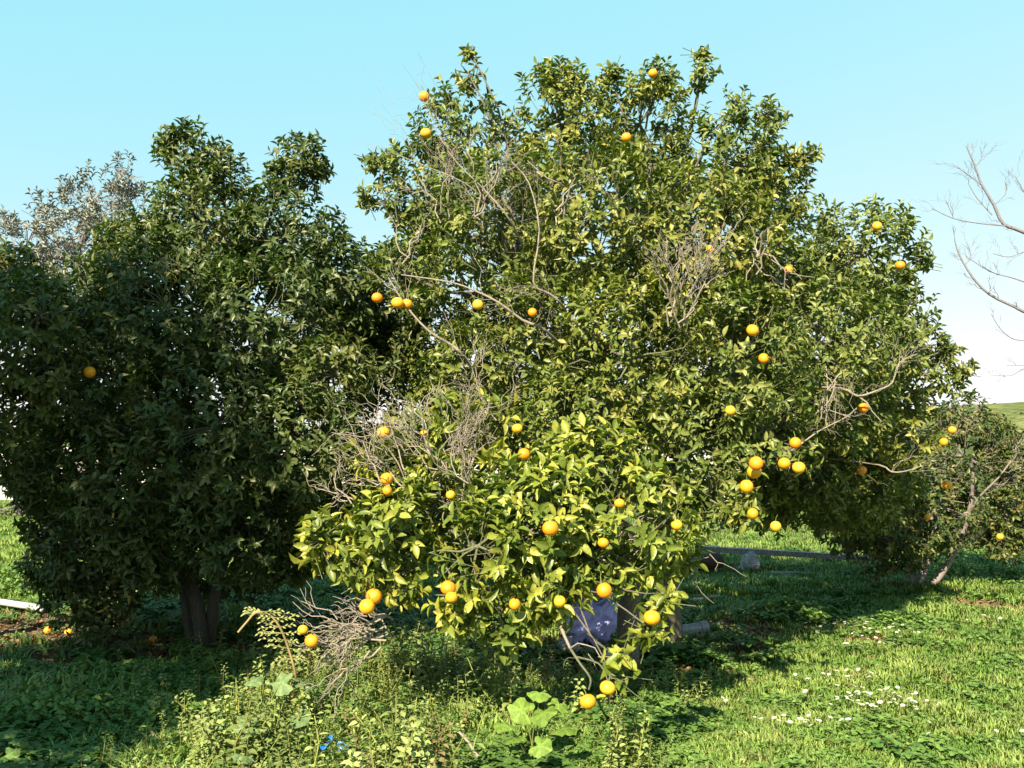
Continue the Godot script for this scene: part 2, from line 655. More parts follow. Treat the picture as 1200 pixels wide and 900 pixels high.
func fruit() -> void:
	# one orange: slightly flattened, dimpled at the stalk
	var b := Buf.new()
	var rings := 14
	var seg := 20
	for k in rings + 1:
		var a := PI * k / rings
		for j in seg + 1:
			var t := TAU * j / seg
			var rr := 1.0 - 0.07 * exp(-a * a * 18.0) + 0.012 * sin(t * 5.0) * exp(-a * a * 3.0)
			var d := Vector3(sin(a) * cos(t), cos(a), sin(a) * sin(t))
			b.vert(d * rr * Vector3(1, 0.95, 1), (d / Vector3(1, 0.95, 1)).normalized(), Color.WHITE)
	for k in rings:
		for j in seg:
			var p := k * (seg + 1) + j
			b.tri(p, p + 1, p + seg + 2)
			b.tri(p, p + seg + 2, p + seg + 1)
	fruit_mesh = b.mesh()
	var s := Buf.new()
	for k in 5:
		var t := TAU * k / 5.0
		var d := Vector3(cos(t), 0.12, sin(t))
		leaf_into(s, Vector3(0, 0.885, 0), d.normalized(), Vector3.UP, 0.26, 0.2, Color.WHITE, 0.0, -0.2)
	tube(s, PackedVector3Array([Vector3(0, 0.87, 0), Vector3(0.05, 1.2, 0.02), Vector3(0.02, 1.7, -0.1), Vector3(0.1, 2.1, -0.35)]), 0.075, 0.05, 6, Color.WHITE)
	calyx_mesh = s.mesh()
	var k := 0
	for f in FRUIT:
		var where: Vector3 = f[0]
		if f.size() < 4:
			fruit_at.append(where)
		var size: float = f[1] * (0.86 + 0.08 * sin(k * 4.7))
		orange(where if f.size() < 4 else on_ground(where, size * 0.9), size, f[2], (k * 7) % 4, k, f.size() > 3)
		k += 1

# where it hangs, radius, what it looks like (and true when it lies on the ground)
var FRUIT := [
	[Vector3(0.736, 3.515, -6.350), 0.037, "lone yellow orange high in the middle of the tall crown"],
	[Vector3(2.433, 2.991, -6.600), 0.043, "bright orange high on the tall tree's outer lobe against the sky side"],
	[Vector3(2.699, 2.779, -6.900), 0.04, "shaded dark orange just below the bright one on the outer lobe"],
	[Vector3(1.389, 2.205, -5.750), 0.038, "single bright orange in plain leaves above the hanging fruit cluster"],
	[Vector3(1.476, 2.050, -5.850), 0.036, "half hidden orange just under the single bright one"],
	[Vector3(1.223, 1.738, -5.600), 0.036, "yellow orange on its own above and beside the hanging cluster"],
	[Vector3(1.290, 1.451, -5.300), 0.045, "large orange of the hanging cluster, in front of a darker one"],
	[Vector3(1.309, 1.402, -5.420), 0.042, "darker orange tucked behind the large one in the hanging cluster"],
	[Vector3(1.439, 1.451, -5.300), 0.04, "middle orange of the pair hanging side by side over the shade"],
	[Vector3(1.501, 1.431, -5.250), 0.043, "outer orange of the pair hanging side by side over the shade"],
	[Vector3(1.513, 1.559, -5.350), 0.036, "small orange above the side by side pair"],
	[Vector3(1.215, 1.335, -5.200), 0.037, "orange below the large one, at the edge of the hanging cluster"],
	[Vector3(1.245, 1.195, -5.200), 0.034, "yellowish orange peeping from leaves between two others, low over the rail"],
	[Vector3(1.337, 1.138, -5.100), 0.037, "lowest orange of the hanging cluster, just above the grey rail"],
	[Vector3(-0.800, 2.414, -5.900), 0.038, "orange against the dark tree beside a bare forked branch"],
	[Vector3(-0.673, 2.377, -5.850), 0.04, "yellow orange with a leaf on it, on the bare branch"],
	[Vector3(-0.623, 2.378, -5.900), 0.037, "darker orange touching the yellow one on the bare branch"],
	[Vector3(-0.199, 2.360, -5.800), 0.04, "orange under the long grey branch near the tall tree's middle"],
	[Vector3(0.119, 2.315, -5.800), 0.03, "small yellow orange dangling beside the end of the grey branch"],
	[Vector3(-0.688, 1.614, -5.350), 0.036, "orange among dead twigs over the low tree's shoulder"],
	[Vector3(-0.474, 1.605, -5.400), 0.03, "small dull orange deep between dead twigs"],
	[Vector3(0.027, 1.635, -5.200), 0.035, "upper yellow orange of two beside grey twigs over the low tree"],
	[Vector3(0.062, 1.503, -5.200), 0.037, "lower orange of two beside grey twigs over the low tree"],
	[Vector3(-0.650, 1.375, -5.200), 0.034, "upper orange of two touching among dead twigs"],
	[Vector3(-0.643, 1.314, -5.180), 0.03, "lower orange of two touching among dead twigs"],
	[Vector3(-0.312, 1.297, -5.100), 0.03, "small dark orange behind twigs at the low tree's centre"],
	[Vector3(0.181, 1.161, -4.750), 0.044, "big bright yellow orange in the middle of the low tree's leaves"],
	[Vector3(0.535, 1.261, -5.000), 0.028, "dull orange half sunk in the low tree's shaded leaves"],
	[Vector3(0.444, 1.077, -4.900), 0.032, "lemon yellow orange half covered by leaves of the low tree"],
	[Vector3(0.835, 1.146, -5.100), 0.036, "brownish orange hidden in leaves at the low tree's far tip"],
	[Vector3(-0.678, 0.810, -4.950), 0.044, "back orange of the pair over the dead twig heap"],
	[Vector3(-0.701, 0.773, -4.880), 0.04, "front orange of the pair over the dead twig heap"],
	[Vector3(-0.941, 0.636, -4.750), 0.04, "orange at the tip of the dead twigs beside the feathery weed"],
	[Vector3(-1.003, 0.668, -4.850), 0.032, "small orange behind the one beside the feathery weed"],
	[Vector3(-0.304, 0.874, -4.800), 0.043, "orange hanging under the low tree's leaves above the weeds"],
	[Vector3(-0.283, 0.843, -4.720), 0.03, "greenish yellow orange hanging in front of a larger one under the leaves"],
	[Vector3(0.013, 0.773, -4.950), 0.036, "shaded orange low behind leaves between the stalk and the trunk"],
	[Vector3(0.232, 0.794, -4.900), 0.036, "deep orange in shade beside the blue plastic bag"],
	[Vector3(0.434, 0.870, -4.750), 0.042, "bright orange hanging in front of the grey trunk above the blue bag"],
	[Vector3(0.637, 0.770, -4.600), 0.04, "yellow orange wrapped in long leaves on the low hanging sprig"],
	[Vector3(0.325, 0.460, -4.350), 0.042, "lowest orange hanging just over the grass beside the mallow"],
	[Vector3(0.419, 0.493, -4.450), 0.042, "orange with a pale split rind, second lowest over the grass"],
	[Vector3(2.250, 1.775, -6.400), 0.036, "dark orange under the twisted bare branch in shade"],
	[Vector3(3.641, 1.186, -8.400), 0.042, "bright yellow orange alone in front of the brown shrub"],
	[Vector3(3.233, 1.549, -7.500), 0.038, "yellow orange above the lone one by the brown shrub"],
	[Vector3(3.343, 1.639, -7.600), 0.038, "dark orange beside and above the yellow one by the brown shrub"],
	[Vector3(2.511, 1.349, -7.200), 0.04, "shaded orange hidden in the dark gap left of the pale fork".replace("left of", "beside")],
	[Vector3(2.379, 1.490, -7.200), 0.038, "very dark orange deep in the gap under the twisted branch"],
	[Vector3(3.637, 0.884, -8.800), 0.036, "small reddish orange deep in the brown shrub's shade"],
	[Vector3(4.364, 0.693, -9.000), 0.036, "dull orange low at the sunny edge of the brown shrub"],
	[Vector3(-0.616, 3.972, -6.900), 0.042, "pale yellow orange near the tip of the tall crown's thin side"],
	[Vector3(-0.599, 3.696, -6.850), 0.04, "pale yellow orange just under the topmost one on the thin side"],
	[Vector3(1.003, 4.173, -7.000), 0.042, "pale yellow orange at the very top edge of the tall crown"],
	[Vector3(1.223, 2.743, -6.100), 0.036, "dull orange beside the upright dead twigs in the tall crown"],
	[Vector3(1.754, 2.649, -6.300), 0.032, "dark orange in a shaded hollow of the tall crown"],
	[Vector3(-2.772, 2.014, -6.550), 0.042, "single dark red orange deep in the shaded dark tree"],
	[Vector3(-3.764, 0.031, -8.200), 0.04, "fallen orange on the bare earth by the white pipe", true],
	[Vector3(-3.576, 0.027, -8.150), 0.038, "fallen orange in the dark tree's shade at the bare earth's edge", true],
	[Vector3(-2.769, 0.023, -7.800), 0.038, "fallen orange beside the dark tree's stems", true],
]

func trees() -> void:
	var green := [Color(0.065, 0.1, 0.025), Color(0.09, 0.126, 0.033), Color(0.118, 0.152, 0.044), Color(0.16, 0.18, 0.065)]
	var mid := [Color(0.115, 0.155, 0.03), Color(0.15, 0.19, 0.038), Color(0.185, 0.22, 0.048), Color(0.22, 0.25, 0.06), Color(0.3, 0.3, 0.085)]
	var fresh := [Color(0.13, 0.18, 0.03), Color(0.18, 0.23, 0.036), Color(0.24, 0.28, 0.045), Color(0.3, 0.33, 0.055), Color(0.38, 0.38, 0.07)]
	# the tall tree
	var tall := grow("orange_tree", "tall broad orange tree full of fruit with bare grey branches in its crown", {
		"seed": 101, "base": on_ground(Vector3(1.225, 0.000, -7.851)),
		"trunks": [[[on_ground(Vector3(1.225, 0.000, -7.851), -0.1), Vector3(1.184, 0.437, -7.650), Vector3(1.146, 0.764, -7.600), Vector3(1.099, 1.277, -7.600)], 0.1, 0.07],
			[[Vector3(1.108, 0.764, -7.600), Vector3(1.277, 1.409, -7.500), Vector3(1.540, 2.177, -7.500)], 0.06, 0.03], [[Vector3(1.129, 1.020, -7.600), Vector3(0.568, 1.789, -7.400), Vector3(0.251, 2.601, -7.300)], 0.06, 0.03]],
		"hubs": [Vector3(1.099, 1.277, -7.600), Vector3(1.540, 2.177, -7.500), Vector3(0.251, 2.601, -7.300), Vector3(1.031, 2.758, -7.500)],
		"lobes": [[Vector3(-0.384, 3.903, -7.400), 0.366], [Vector3(0.384, 3.903, -7.400), 0.442], [Vector3(0.961, 3.936, -7.400), 0.417], [Vector3(1.599, 3.644, -7.400), 0.442], [Vector3(1.884, 3.482, -7.400), 0.347], [Vector3(-0.621, 3.400, -7.200), 0.405], [Vector3(-0.734, 2.741, -7.000), 0.299], [Vector3(-0.087, 3.041, -6.700), 0.486],
			[Vector3(0.560, 3.055, -6.500), 0.527], [Vector3(1.203, 2.885, -6.500), 0.527], [Vector3(1.698, 2.634, -6.700), 0.429], [Vector3(2.642, 2.967, -7.400), 0.417], [Vector3(2.757, 2.360, -7.400), 0.429], [Vector3(2.065, 2.230, -6.700), 0.486], [Vector3(1.379, 2.077, -6.200), 0.503], [Vector3(0.731, 2.069, -6.100), 0.547],
			[Vector3(0.164, 2.202, -6.400), 0.464], [Vector3(-0.258, 2.058, -6.700), 0.354], [Vector3(0.409, 1.549, -6.000), 0.486], [Vector3(1.039, 1.548, -6.100), 0.442], [Vector3(1.584, 1.627, -6.300), 0.355], [Vector3(2.330, 1.839, -7.000), 0.370], [Vector3(3.151, 2.054, -7.600), 0.272], [Vector3(3.059, 1.666, -7.800), 0.333],
			[Vector3(0.748, 3.169, -8.700), 1.113], [Vector3(1.868, 2.943, -8.700), 1.039], [Vector3(2.863, 2.428, -8.800), 0.788], [Vector3(-0.222, 3.151, -8.600), 0.770], [Vector3(1.433, 1.815, -8.400), 1.003], [Vector3(2.598, 1.381, -8.600), 0.440], [Vector3(3.071, 1.235, -8.600), 0.440],
			[Vector3(-0.330, 4.290, -7.300), 0.125], [Vector3(-0.317, 4.451, -7.300), 0.056], [Vector3(1.407, 4.271, -7.300), 0.125], [Vector3(1.421, 4.451, -7.300), 0.056], [Vector3(0.317, 4.245, -7.300), 0.174], [Vector3(0.723, 4.290, -7.300), 0.100], [Vector3(1.077, 4.245, -7.300), 0.149], [Vector3(1.929, 3.968, -7.300), 0.112], [Vector3(1.645, 4.033, -7.300), 0.149], [Vector3(2.177, 3.680, -7.300), 0.100], [Vector3(-0.982, 3.592, -7.100), 0.097], [Vector3(-1.029, 3.313, -7.100), 0.085],
			[Vector3(-0.506, 2.038, -7.900), 0.391], [Vector3(-0.230, 1.731, -7.700), 0.434], [Vector3(0.294, 1.893, -8.600), 0.587], [Vector3(2.193, 1.162, -8.600), 0.382], [Vector3(2.449, 1.294, -8.000), 0.341], [Vector3(3.002, 1.461, -8.200), 0.322], [Vector3(2.357, 1.243, -8.400), 0.344], [Vector3(2.786, 1.113, -8.200), 0.364], [Vector3(2.728, 1.003, -8.800), 0.300], [Vector3(2.042, 1.396, -8.000), 0.341], [Vector3(1.153, 1.225, -5.900), 0.211], [Vector3(1.293, 1.196, -5.600), 0.124], [Vector3(3.274, 2.241, -7.500), 0.115], [Vector3(3.386, 2.112, -7.500), 0.090], [Vector3(3.055, 2.935, -7.400), 0.088]],
		"leaf": 0.063, "per": 112.0, "n": 8, "tones": mid, "bias": 1.0, "singles": 300, "twigs": 0.6, "gap": -0.26})
	bare_branch(tall, [Vector3(-0.282, 2.061, -6.000), Vector3(-0.357, 2.134, -5.950), Vector3(-0.480, 2.206, -5.900), Vector3(-0.572, 2.297, -5.900), Vector3(-0.658, 2.409, -5.900), Vector3(-0.735, 2.536, -5.900)], 0.0108, 0.0038, M.dead, 5, 1, 0.25, 0.45)
	bare_branch(tall, [Vector3(0.204, 2.221, -5.950), Vector3(0.061, 2.282, -5.900), Vector3(-0.075, 2.377, -5.850), Vector3(-0.226, 2.453, -5.850), Vector3(-0.377, 2.503, -5.850), Vector3(-0.659, 2.552, -5.900)], 0.0108, 0.0032, M.dead, 6, 2, 0.25, 0.45)
	bare_branch(tall, [Vector3(0.324, 2.373, -6.100), Vector3(0.232, 2.449, -6.000), Vector3(0.128, 2.519, -5.950), Vector3(0.164, 2.828, -5.950), Vector3(0.104, 3.126, -6.000), Vector3(0.000, 3.285, -6.100)], 0.0096, 0.0026, M.dead, 9, 3, 0.25, 0.45)
	bare_branch(tall, [Vector3(0.348, 3.139, -6.200), Vector3(0.211, 3.189, -6.100), Vector3(0.095, 3.295, -6.100)], 0.0072, 0.0026, M.dead, 4, 4, 0.25, 0.45)
	bare_branch(tall, [Vector3(0.605, 3.071, -6.100), Vector3(0.548, 3.086, -6.050), Vector3(0.512, 3.191, -6.050)], 0.0072, 0.0026, M.dead, 4, 5, 0.25, 0.45)
	bare_branch(tall, [Vector3(0.000, 2.923, -6.200), Vector3(-0.159, 3.110, -6.150), Vector3(-0.345, 3.298, -6.150), Vector3(-0.456, 3.475, -6.200)], 0.0084, 0.0026, M.dead, 14, 6, 0.4, 0.45)
	bare_branch(tall, [Vector3(-0.163, 3.065, -6.300), Vector3(-0.294, 3.177, -6.200), Vector3(-0.536, 3.285, -6.200), Vector3(-0.752, 3.395, -6.300)], 0.0060, 0.0019, M.dead, 10, 7, 0.35, 0.45)
	bare_branch(tall, [Vector3(2.415, 1.404, -6.600), Vector3(2.460, 1.363, -6.500), Vector3(2.554, 1.368, -6.500), Vector3(2.671, 1.407, -6.500)], 0.0072, 0.0026, M.dead, 4, 8, 0.25, 0.45)
	bare_branch(tall, [Vector3(2.105, 1.900, -6.400), Vector3(2.179, 1.847, -6.300), Vector3(2.295, 1.883, -6.250), Vector3(2.382, 1.931, -6.250), Vector3(2.446, 2.057, -6.300), Vector3(2.601, 2.120, -6.400)], 0.0090, 0.0032, M.dead, 9, 9, 0.2, 0.45)
	bare_branch(tall, [Vector3(2.195, 1.836, -6.300), Vector3(2.250, 1.749, -6.250), Vector3(2.308, 1.685, -6.250)], 0.0054, 0.0032, M.dead, 1, 10, 0.25, 0.45)
	bare_branch(tall, [Vector3(1.716, 1.495, -6.200), Vector3(1.902, 1.626, -6.200), Vector3(2.062, 1.706, -6.200), Vector3(2.155, 1.770, -6.250)], 0.0060, 0.0026, M.dead, 5, 11, 0.25, 0.45)
	for k in 6:
		var q := Vector3(sin(k * 2.3), cos(k * 3.7), sin(k * 5.1))
		bare_branch(tall, [Vector3(1.982, 1.976, -6.300) + q * Vector3(0.12, 0.06, 0.1), Vector3(1.974, 1.840, -6.250) + q * Vector3(-0.05, 0.05, 0.06), Vector3(1.945, 1.679, -6.200) + q.cross(Vector3.UP) * 0.13 + Vector3(0, 0.04 * q.x, 0)], 0.0042, 0.0026, M.dead, 3, 20 + k, 0.15)
	dead_spray(tall, Vector3(0.946, 2.265, -5.750), Vector3(0, 1, 0.1), 0.36, 9, 2, 31, 0.48)
	dead_spray(tall, Vector3(1.475, 2.630, -6.000), Vector3(0.1, 1, 0.1), 0.2, 3, 1, 32, 0.80)
	dead_spray(tall, Vector3(-0.212, 2.923, -6.150), Vector3(-0.2, 1, 0.1), 0.35, 4, 2, 33, 0.72)
	dead_spray(tall, Vector3(-0.441, 2.977, -6.400), Vector3(-0.3, 1, 0.1), 0.35, 3, 2, 34, 0.72)
	dead_spray(tall, Vector3(0.263, 2.965, -6.100), Vector3(0.1, 1, 0.2), 0.22, 3, 1, 35, 0.80)
	dead_spray(tall, Vector3(-0.716, 2.754, -6.400), Vector3(-0.3, 1, 0.1), 0.3, 3, 2, 36, 0.80)
	dead_spray(tall, Vector3(1.469, 2.700, -6.100), Vector3(0.2, -1, 0.3), 0.25, 3, 1, 37, 0.80)

	# the low tree in front of it
	var low := grow("orange_tree", "low orange tree with bright yellowish leaves, leaning out over the weeds", {
		"seed": 202, "base": on_ground(Vector3(0.772, 0.000, -6.797)),
		"trunks": [[[on_ground(Vector3(0.772, 0.000, -6.797), -0.1), Vector3(0.769, 0.330, -6.700), Vector3(0.793, 0.589, -6.650), Vector3(0.815, 0.830, -6.500), Vector3(0.641, 1.066, -6.300)], 0.085, 0.05],
			[[Vector3(0.815, 0.830, -6.500), Vector3(0.473, 0.918, -6.200), Vector3(0.000, 1.050, -5.900), Vector3(-0.484, 1.165, -5.700)], 0.04, 0.018], [[Vector3(0.732, 0.896, -6.400), Vector3(0.459, 1.345, -6.000), Vector3(0.000, 1.650, -5.900)], 0.04, 0.015]],
		"hubs": [Vector3(0.641, 1.066, -6.300), Vector3(0.000, 1.050, -5.900), Vector3(-0.484, 1.165, -5.700), Vector3(0.000, 1.650, -5.900)], "limb": 0.6,
		"lobes": [[Vector3(-0.898, 1.017, -5.300), 0.208], [Vector3(-0.982, 1.099, -5.150), 0.105], [Vector3(-0.595, 1.116, -5.200), 0.257], [Vector3(-0.367, 1.256, -5.400), 0.253], [Vector3(-0.173, 1.039, -5.100), 0.287], [Vector3(0.177, 1.203, -5.200), 0.337], [Vector3(0.459, 1.325, -5.400), 0.350], [Vector3(0.618, 1.137, -5.200), 0.319], [Vector3(0.869, 1.006, -5.400), 0.166],
			[Vector3(0.174, 0.839, -5.150), 0.220], [Vector3(-0.237, 0.803, -5.100), 0.191], [Vector3(-0.572, 0.875, -5.200), 0.160], [Vector3(0.440, 0.962, -5.200), 0.195], [Vector3(-0.146, 1.600, -5.700), 0.253], [Vector3(-0.437, 1.649, -5.700), 0.233], [Vector3(-0.715, 1.457, -5.600), 0.191], [Vector3(0.286, 1.457, -5.600), 0.220], [Vector3(-0.044, 0.636, -5.200), 0.160], [Vector3(0.104, 1.135, -6.100), 0.468], [Vector3(-0.407, 1.092, -6.000), 0.358],
			[Vector3(0.703, 0.858, -4.750), 0.073], [Vector3(0.628, 0.718, -4.650), 0.079], [Vector3(0.485, 0.613, -4.600), 0.047], [Vector3(-0.777, 0.932, -5.100), 0.104], [Vector3(0.436, 0.541, -4.500), 0.027]],
		"leaf": 0.08, "per": 90.0, "n": 8, "tones": fresh, "bias": 1.05, "singles": 300, "twigs": 0.7, "gap": -0.24, "droop": 0.3})
	dead_spray(low, Vector3(-0.364, 1.373, -5.350), Vector3(-0.25, 1, 0.1), 0.36, 7, 2, 51, 0.72, 0.005)
	dead_spray(low, Vector3(-0.586, 1.330, -5.300), Vector3(-0.6, 0.7, 0.1), 0.32, 6, 2, 52, 0.80, 0.005)
	dead_spray(low, Vector3(-0.243, 1.247, -5.200), Vector3(-0.1, 1, 0.2), 0.4, 4, 2, 53, 0.56, 0.005)
	dead_spray(low, Vector3(-0.460, 1.554, -5.400), Vector3(-0.2, 1, 0.0), 0.3, 5, 2, 54, 0.80, 0.005)
	dead_spray(low, Vector3(-0.047, 1.647, -5.500), Vector3(0.1, 1, 0.1), 0.3, 3, 2, 55, 0.80, 0.004)
	dead_spray(low, Vector3(-0.765, 1.196, -5.300), Vector3(-0.8, 0.5, 0.1), 0.22, 3, 2, 56, 0.80, 0.005)
	dead_spray(low, Vector3(-0.624, 0.633, -5.100), Vector3(-0.9, 0.25, 0.1), 0.26, 7, 2, 57, 0.65, 0.006)
	dead_spray(low, Vector3(-0.675, 0.589, -5.000), Vector3(-0.9, 0.1, 0.2), 0.24, 6, 2, 58, 0.65, 0.006)
	dead_spray(low, Vector3(-0.682, 0.664, -5.050), Vector3(-0.9, 0.35, 0.2), 0.2, 4, 2, 59, 0.65, 0.006)
	dead_spray(low, Vector3(0.441, 1.028, -5.200), Vector3(0.8, 0.1, 0.1), 0.3, 3, 1, 60, 0.64, 0.005)
	bare_branch(low, [Vector3(0.711, 0.839, -6.000), Vector3(0.806, 0.871, -5.600), Vector3(0.914, 0.929, -5.400), Vector3(0.996, 0.950, -5.300)], 0.012, 0.005, M.dead, 4, 61)
	bare_branch(low, [Vector3(0.281, 0.569, -4.900), Vector3(0.320, 0.529, -4.750), Vector3(0.356, 0.498, -4.600), Vector3(0.333, 0.498, -4.400)], 0.007, 0.004, M.twig, 1, 62, 0.1)
	bare_branch(low, [Vector3(0.306, 0.539, -4.850), Vector3(0.399, 0.552, -4.650), Vector3(0.421, 0.522, -4.470)], 0.006, 0.003, M.twig, 2, 63, 0.12)
	bare_branch(low, [Vector3(0.183, 0.779, -5.400), Vector3(0.237, 0.654, -5.100), Vector3(0.281, 0.569, -4.900)], 0.012, 0.007, M.dead, 1, 64, 0.15)

	# the dark trees
	grow("orange_tree", "dark green rounded orange tree with several stems and two crown tips, standing in shade", {
		"seed": 303, "base": on_ground(Vector3(-2.400, 0.000, -7.694)),
		"trunks": [[[on_ground(Vector3(-2.320, 0.000, -7.602), -0.1), Vector3(-2.318, 0.272, -7.500), Vector3(-2.398, 0.523, -7.500), Vector3(-2.483, 1.028, -7.500), Vector3(-2.560, 1.792, -7.500)], 0.055, 0.035],
			[[on_ground(Vector3(-2.433, 0.000, -7.756), -0.1), Vector3(-2.436, 0.295, -7.550), Vector3(-2.520, 0.509, -7.600), Vector3(-2.840, 1.084, -7.600)], 0.035, 0.025],
			[[on_ground(Vector3(-2.303, 0.000, -7.694), -0.1), Vector3(-2.218, 0.335, -7.500), Vector3(-2.171, 0.586, -7.500), Vector3(-1.888, 1.286, -7.400), Vector3(-1.709, 2.169, -7.400)], 0.045, 0.03]],
		"bark": M.dark_bark, "hubs": [Vector3(-2.560, 1.792, -7.500), Vector3(-2.840, 1.084, -7.600), Vector3(-1.709, 2.169, -7.400), Vector3(-2.280, 2.446, -7.600)],
		"lobes": [[Vector3(-2.431, 3.704, -7.500), 0.269], [Vector3(-2.189, 3.573, -7.500), 0.192], [Vector3(-1.620, 3.684, -7.500), 0.230], [Vector3(-1.781, 3.540, -7.500), 0.128], [Vector3(-2.595, 3.836, -7.500), 0.128], [Vector3(-1.458, 3.606, -7.500), 0.102], [Vector3(-2.295, 3.160, -7.400), 0.467], [Vector3(-1.688, 3.063, -7.400), 0.442], [Vector3(-1.321, 2.823, -7.500), 0.333], [Vector3(-1.174, 2.609, -7.600), 0.233], [Vector3(-2.762, 2.917, -7.300), 0.343], [Vector3(-3.070, 2.632, -7.300), 0.336],
			[Vector3(-2.401, 2.469, -7.000), 0.567], [Vector3(-1.740, 2.379, -7.000), 0.526], [Vector3(-1.203, 2.000, -6.700), 0.309], [Vector3(-2.852, 2.024, -7.100), 0.576], [Vector3(-2.029, 1.658, -6.800), 0.609], [Vector3(-1.378, 1.572, -6.600), 0.417], [Vector3(-2.678, 1.303, -7.000), 0.508], [Vector3(-1.874, 1.074, -6.900), 0.471], [Vector3(-1.396, 1.066, -7.000), 0.346], [Vector3(-3.155, 0.797, -7.300), 0.343], [Vector3(-3.159, 0.444, -7.400), 0.278], [Vector3(-3.396, 1.043, -7.300), 0.237], [Vector3(-3.396, 0.662, -7.400), 0.215], [Vector3(-3.417, 1.325, -7.200), 0.233], [Vector3(-3.060, 0.228, -7.400), 0.164],
			[Vector3(-1.129, 1.125, -7.000), 0.239], [Vector3(-2.533, 2.418, -8.700), 1.262], [Vector3(-2.997, 1.101, -8.400), 0.788], [Vector3(-1.181, 2.779, -8.600), 0.440], [Vector3(-1.055, 2.583, -8.200), 0.385], [Vector3(-2.979, 0.397, -7.500), 0.230], [Vector3(-1.647, 0.808, -7.200), 0.307], [Vector3(-2.562, 0.808, -7.200), 0.369], [Vector3(-3.379, 0.827, -8.300), 0.567], [Vector3(-2.323, 0.827, -8.300), 0.602], [Vector3(-1.692, 1.037, -8.300), 0.567], [Vector3(-3.584, 1.393, -8.100), 0.484], [Vector3(-2.930, 1.527, -8.600), 0.734], [Vector3(-0.993, 2.249, -8.000), 0.259], [Vector3(-0.914, 2.548, -8.200), 0.252], [Vector3(-1.119, 2.060, -7.700), 0.263], [Vector3(-1.050, 1.666, -7.700), 0.328], [Vector3(-0.974, 1.265, -7.900), 0.297], [Vector3(-3.223, 2.020, -8.200), 0.630], [Vector3(-0.904, 2.352, -8.000), 0.300], [Vector3(-0.819, 2.738, -8.300), 0.198], [Vector3(-0.754, 2.102, -8.400), 0.272]],
		"leaf": 0.065, "rough": 0.12, "per": 105.0, "n": 8, "tones": green, "bias": 0.95, "singles": 200, "twigs": 0.35, "gap": -0.42, "skin": M.citrus})
	grow("orange_tree", "dark orange tree cut by the picture edge, its lit outer leaves over deep shade", {
		"seed": 404, "base": on_ground(Vector3(-4.6, 0, -7.0)),
		"trunks": [[[on_ground(Vector3(-4.6, -0.1, -7.0)), Vector3(-4.55, 0.8, -7.0), Vector3(-4.4, 1.5, -7.0)], 0.09, 0.06]],
		"hubs": [Vector3(-4.4, 1.5, -7.0)],
		"lobes": [[Vector3(-3.417, 2.650, -6.800), 0.278], [Vector3(-3.396, 2.267, -6.500), 0.444], [Vector3(-3.104, 2.051, -6.600), 0.372], [Vector3(-3.462, 1.712, -6.600), 0.360], [Vector3(-2.950, 2.343, -6.200), 0.265], [Vector3(-3.348, 1.483, -6.900), 0.271], [Vector3(-4.085, 2.546, -6.900), 0.648], [Vector3(-3.849, 2.741, -7.000), 0.263]],
		"leaf": 0.067, "rough": 0.12, "per": 100.0, "n": 8, "tones": green, "bias": 0.9, "singles": 80, "twigs": 0.35, "gap": -0.32, "skin": M.citrus})
	# a tree beside the place one looks from, out of the picture: its shade lies over the dark trees and the weeds
	grow("tall_tree", "tall dark tree whose shade falls over the dark grove and the nettles", {
		"seed": 505, "base": Vector3(-4.30, 0, -2.4),
		"trunks": [[[Vector3(-4.30, -0.1, -2.4), Vector3(-4.25, 1.2, -2.4), Vector3(-4.20, 2.6, -2.4)], 0.14, 0.09]],
		"hubs": [Vector3(-4.20, 2.6, -2.4), Vector3(-4.25, 4.0, -2.4)],
		"lobes": [[Vector3(-4.20, 2.3, -2.4), 1.0], [Vector3(-3.80, 3.2, -2.5), 0.95], [Vector3(-4.70, 3.3, -2.3), 0.95], [Vector3(-4.30, 4.3, -2.4), 1.0], [Vector3(-4.80, 2.4, -2.1), 0.85], [Vector3(-3.60, 2.1, -2.1), 0.85], [Vector3(-4.10, 1.3, -2.1), 0.8], [Vector3(-3.50, 2.7, -2.9), 0.6],
			[Vector3(-4.10, 5.3, -2.4), 0.9], [Vector3(-4.80, 4.9, -2.4), 0.8], [Vector3(-3.50, 4.3, -2.5), 0.75], [Vector3(-5.20, 4.0, -2.4), 0.7], [Vector3(-4.40, 6.0, -2.4), 0.6]],
		"leaf": 0.1, "per": 46.0, "n": 8, "tones": green, "twigs": 0.2, "gap": -0.5, "skin": M.citrus})

	# the grey olive behind
	M.olive = leaf_material(0.55, Color(0.2, 0.22, 0.15), 0.4)
	grow("olive_tree", "grey leaved olive tree with thin open top behind the dark trees", {
		"seed": 606, "base": Vector3(-5.4, 0, -12.5),
		"trunks": [[[Vector3(-5.4, -0.1, -12.5), Vector3(-5.3, 1.0, -12.5), Vector3(-5.3, 2.2, -12.5)], 0.13, 0.08]],
		"hubs": [Vector3(-5.3, 2.2, -12.5)],
		"lobes": [[Vector3(-5.813, 4.180, -12.500), 0.491], [Vector3(-5.283, 4.561, -12.500), 0.448], [Vector3(-4.858, 4.888, -12.500), 0.277], [Vector3(-6.130, 3.963, -12.500), 0.384], [Vector3(-5.395, 3.818, -12.300), 0.630], [Vector3(-4.846, 4.289, -12.500), 0.533], [Vector3(-6.227, 3.530, -12.500), 0.533], [Vector3(-5.358, 3.098, -12.500), 0.747], [Vector3(-6.407, 4.289, -12.500), 0.235]],
		"leaf": 0.075, "aspect": 0.28, "per": 75.0, "n": 8, "tones": [Color(0.18, 0.2, 0.16), Color(0.23, 0.245, 0.21), Color(0.28, 0.29, 0.27)], "twigs": 0.9, "gap": -0.1, "skin": M.olive, "twigmat": M.grey_twig, "bark": M.grey_twig, "droop": 0.0})

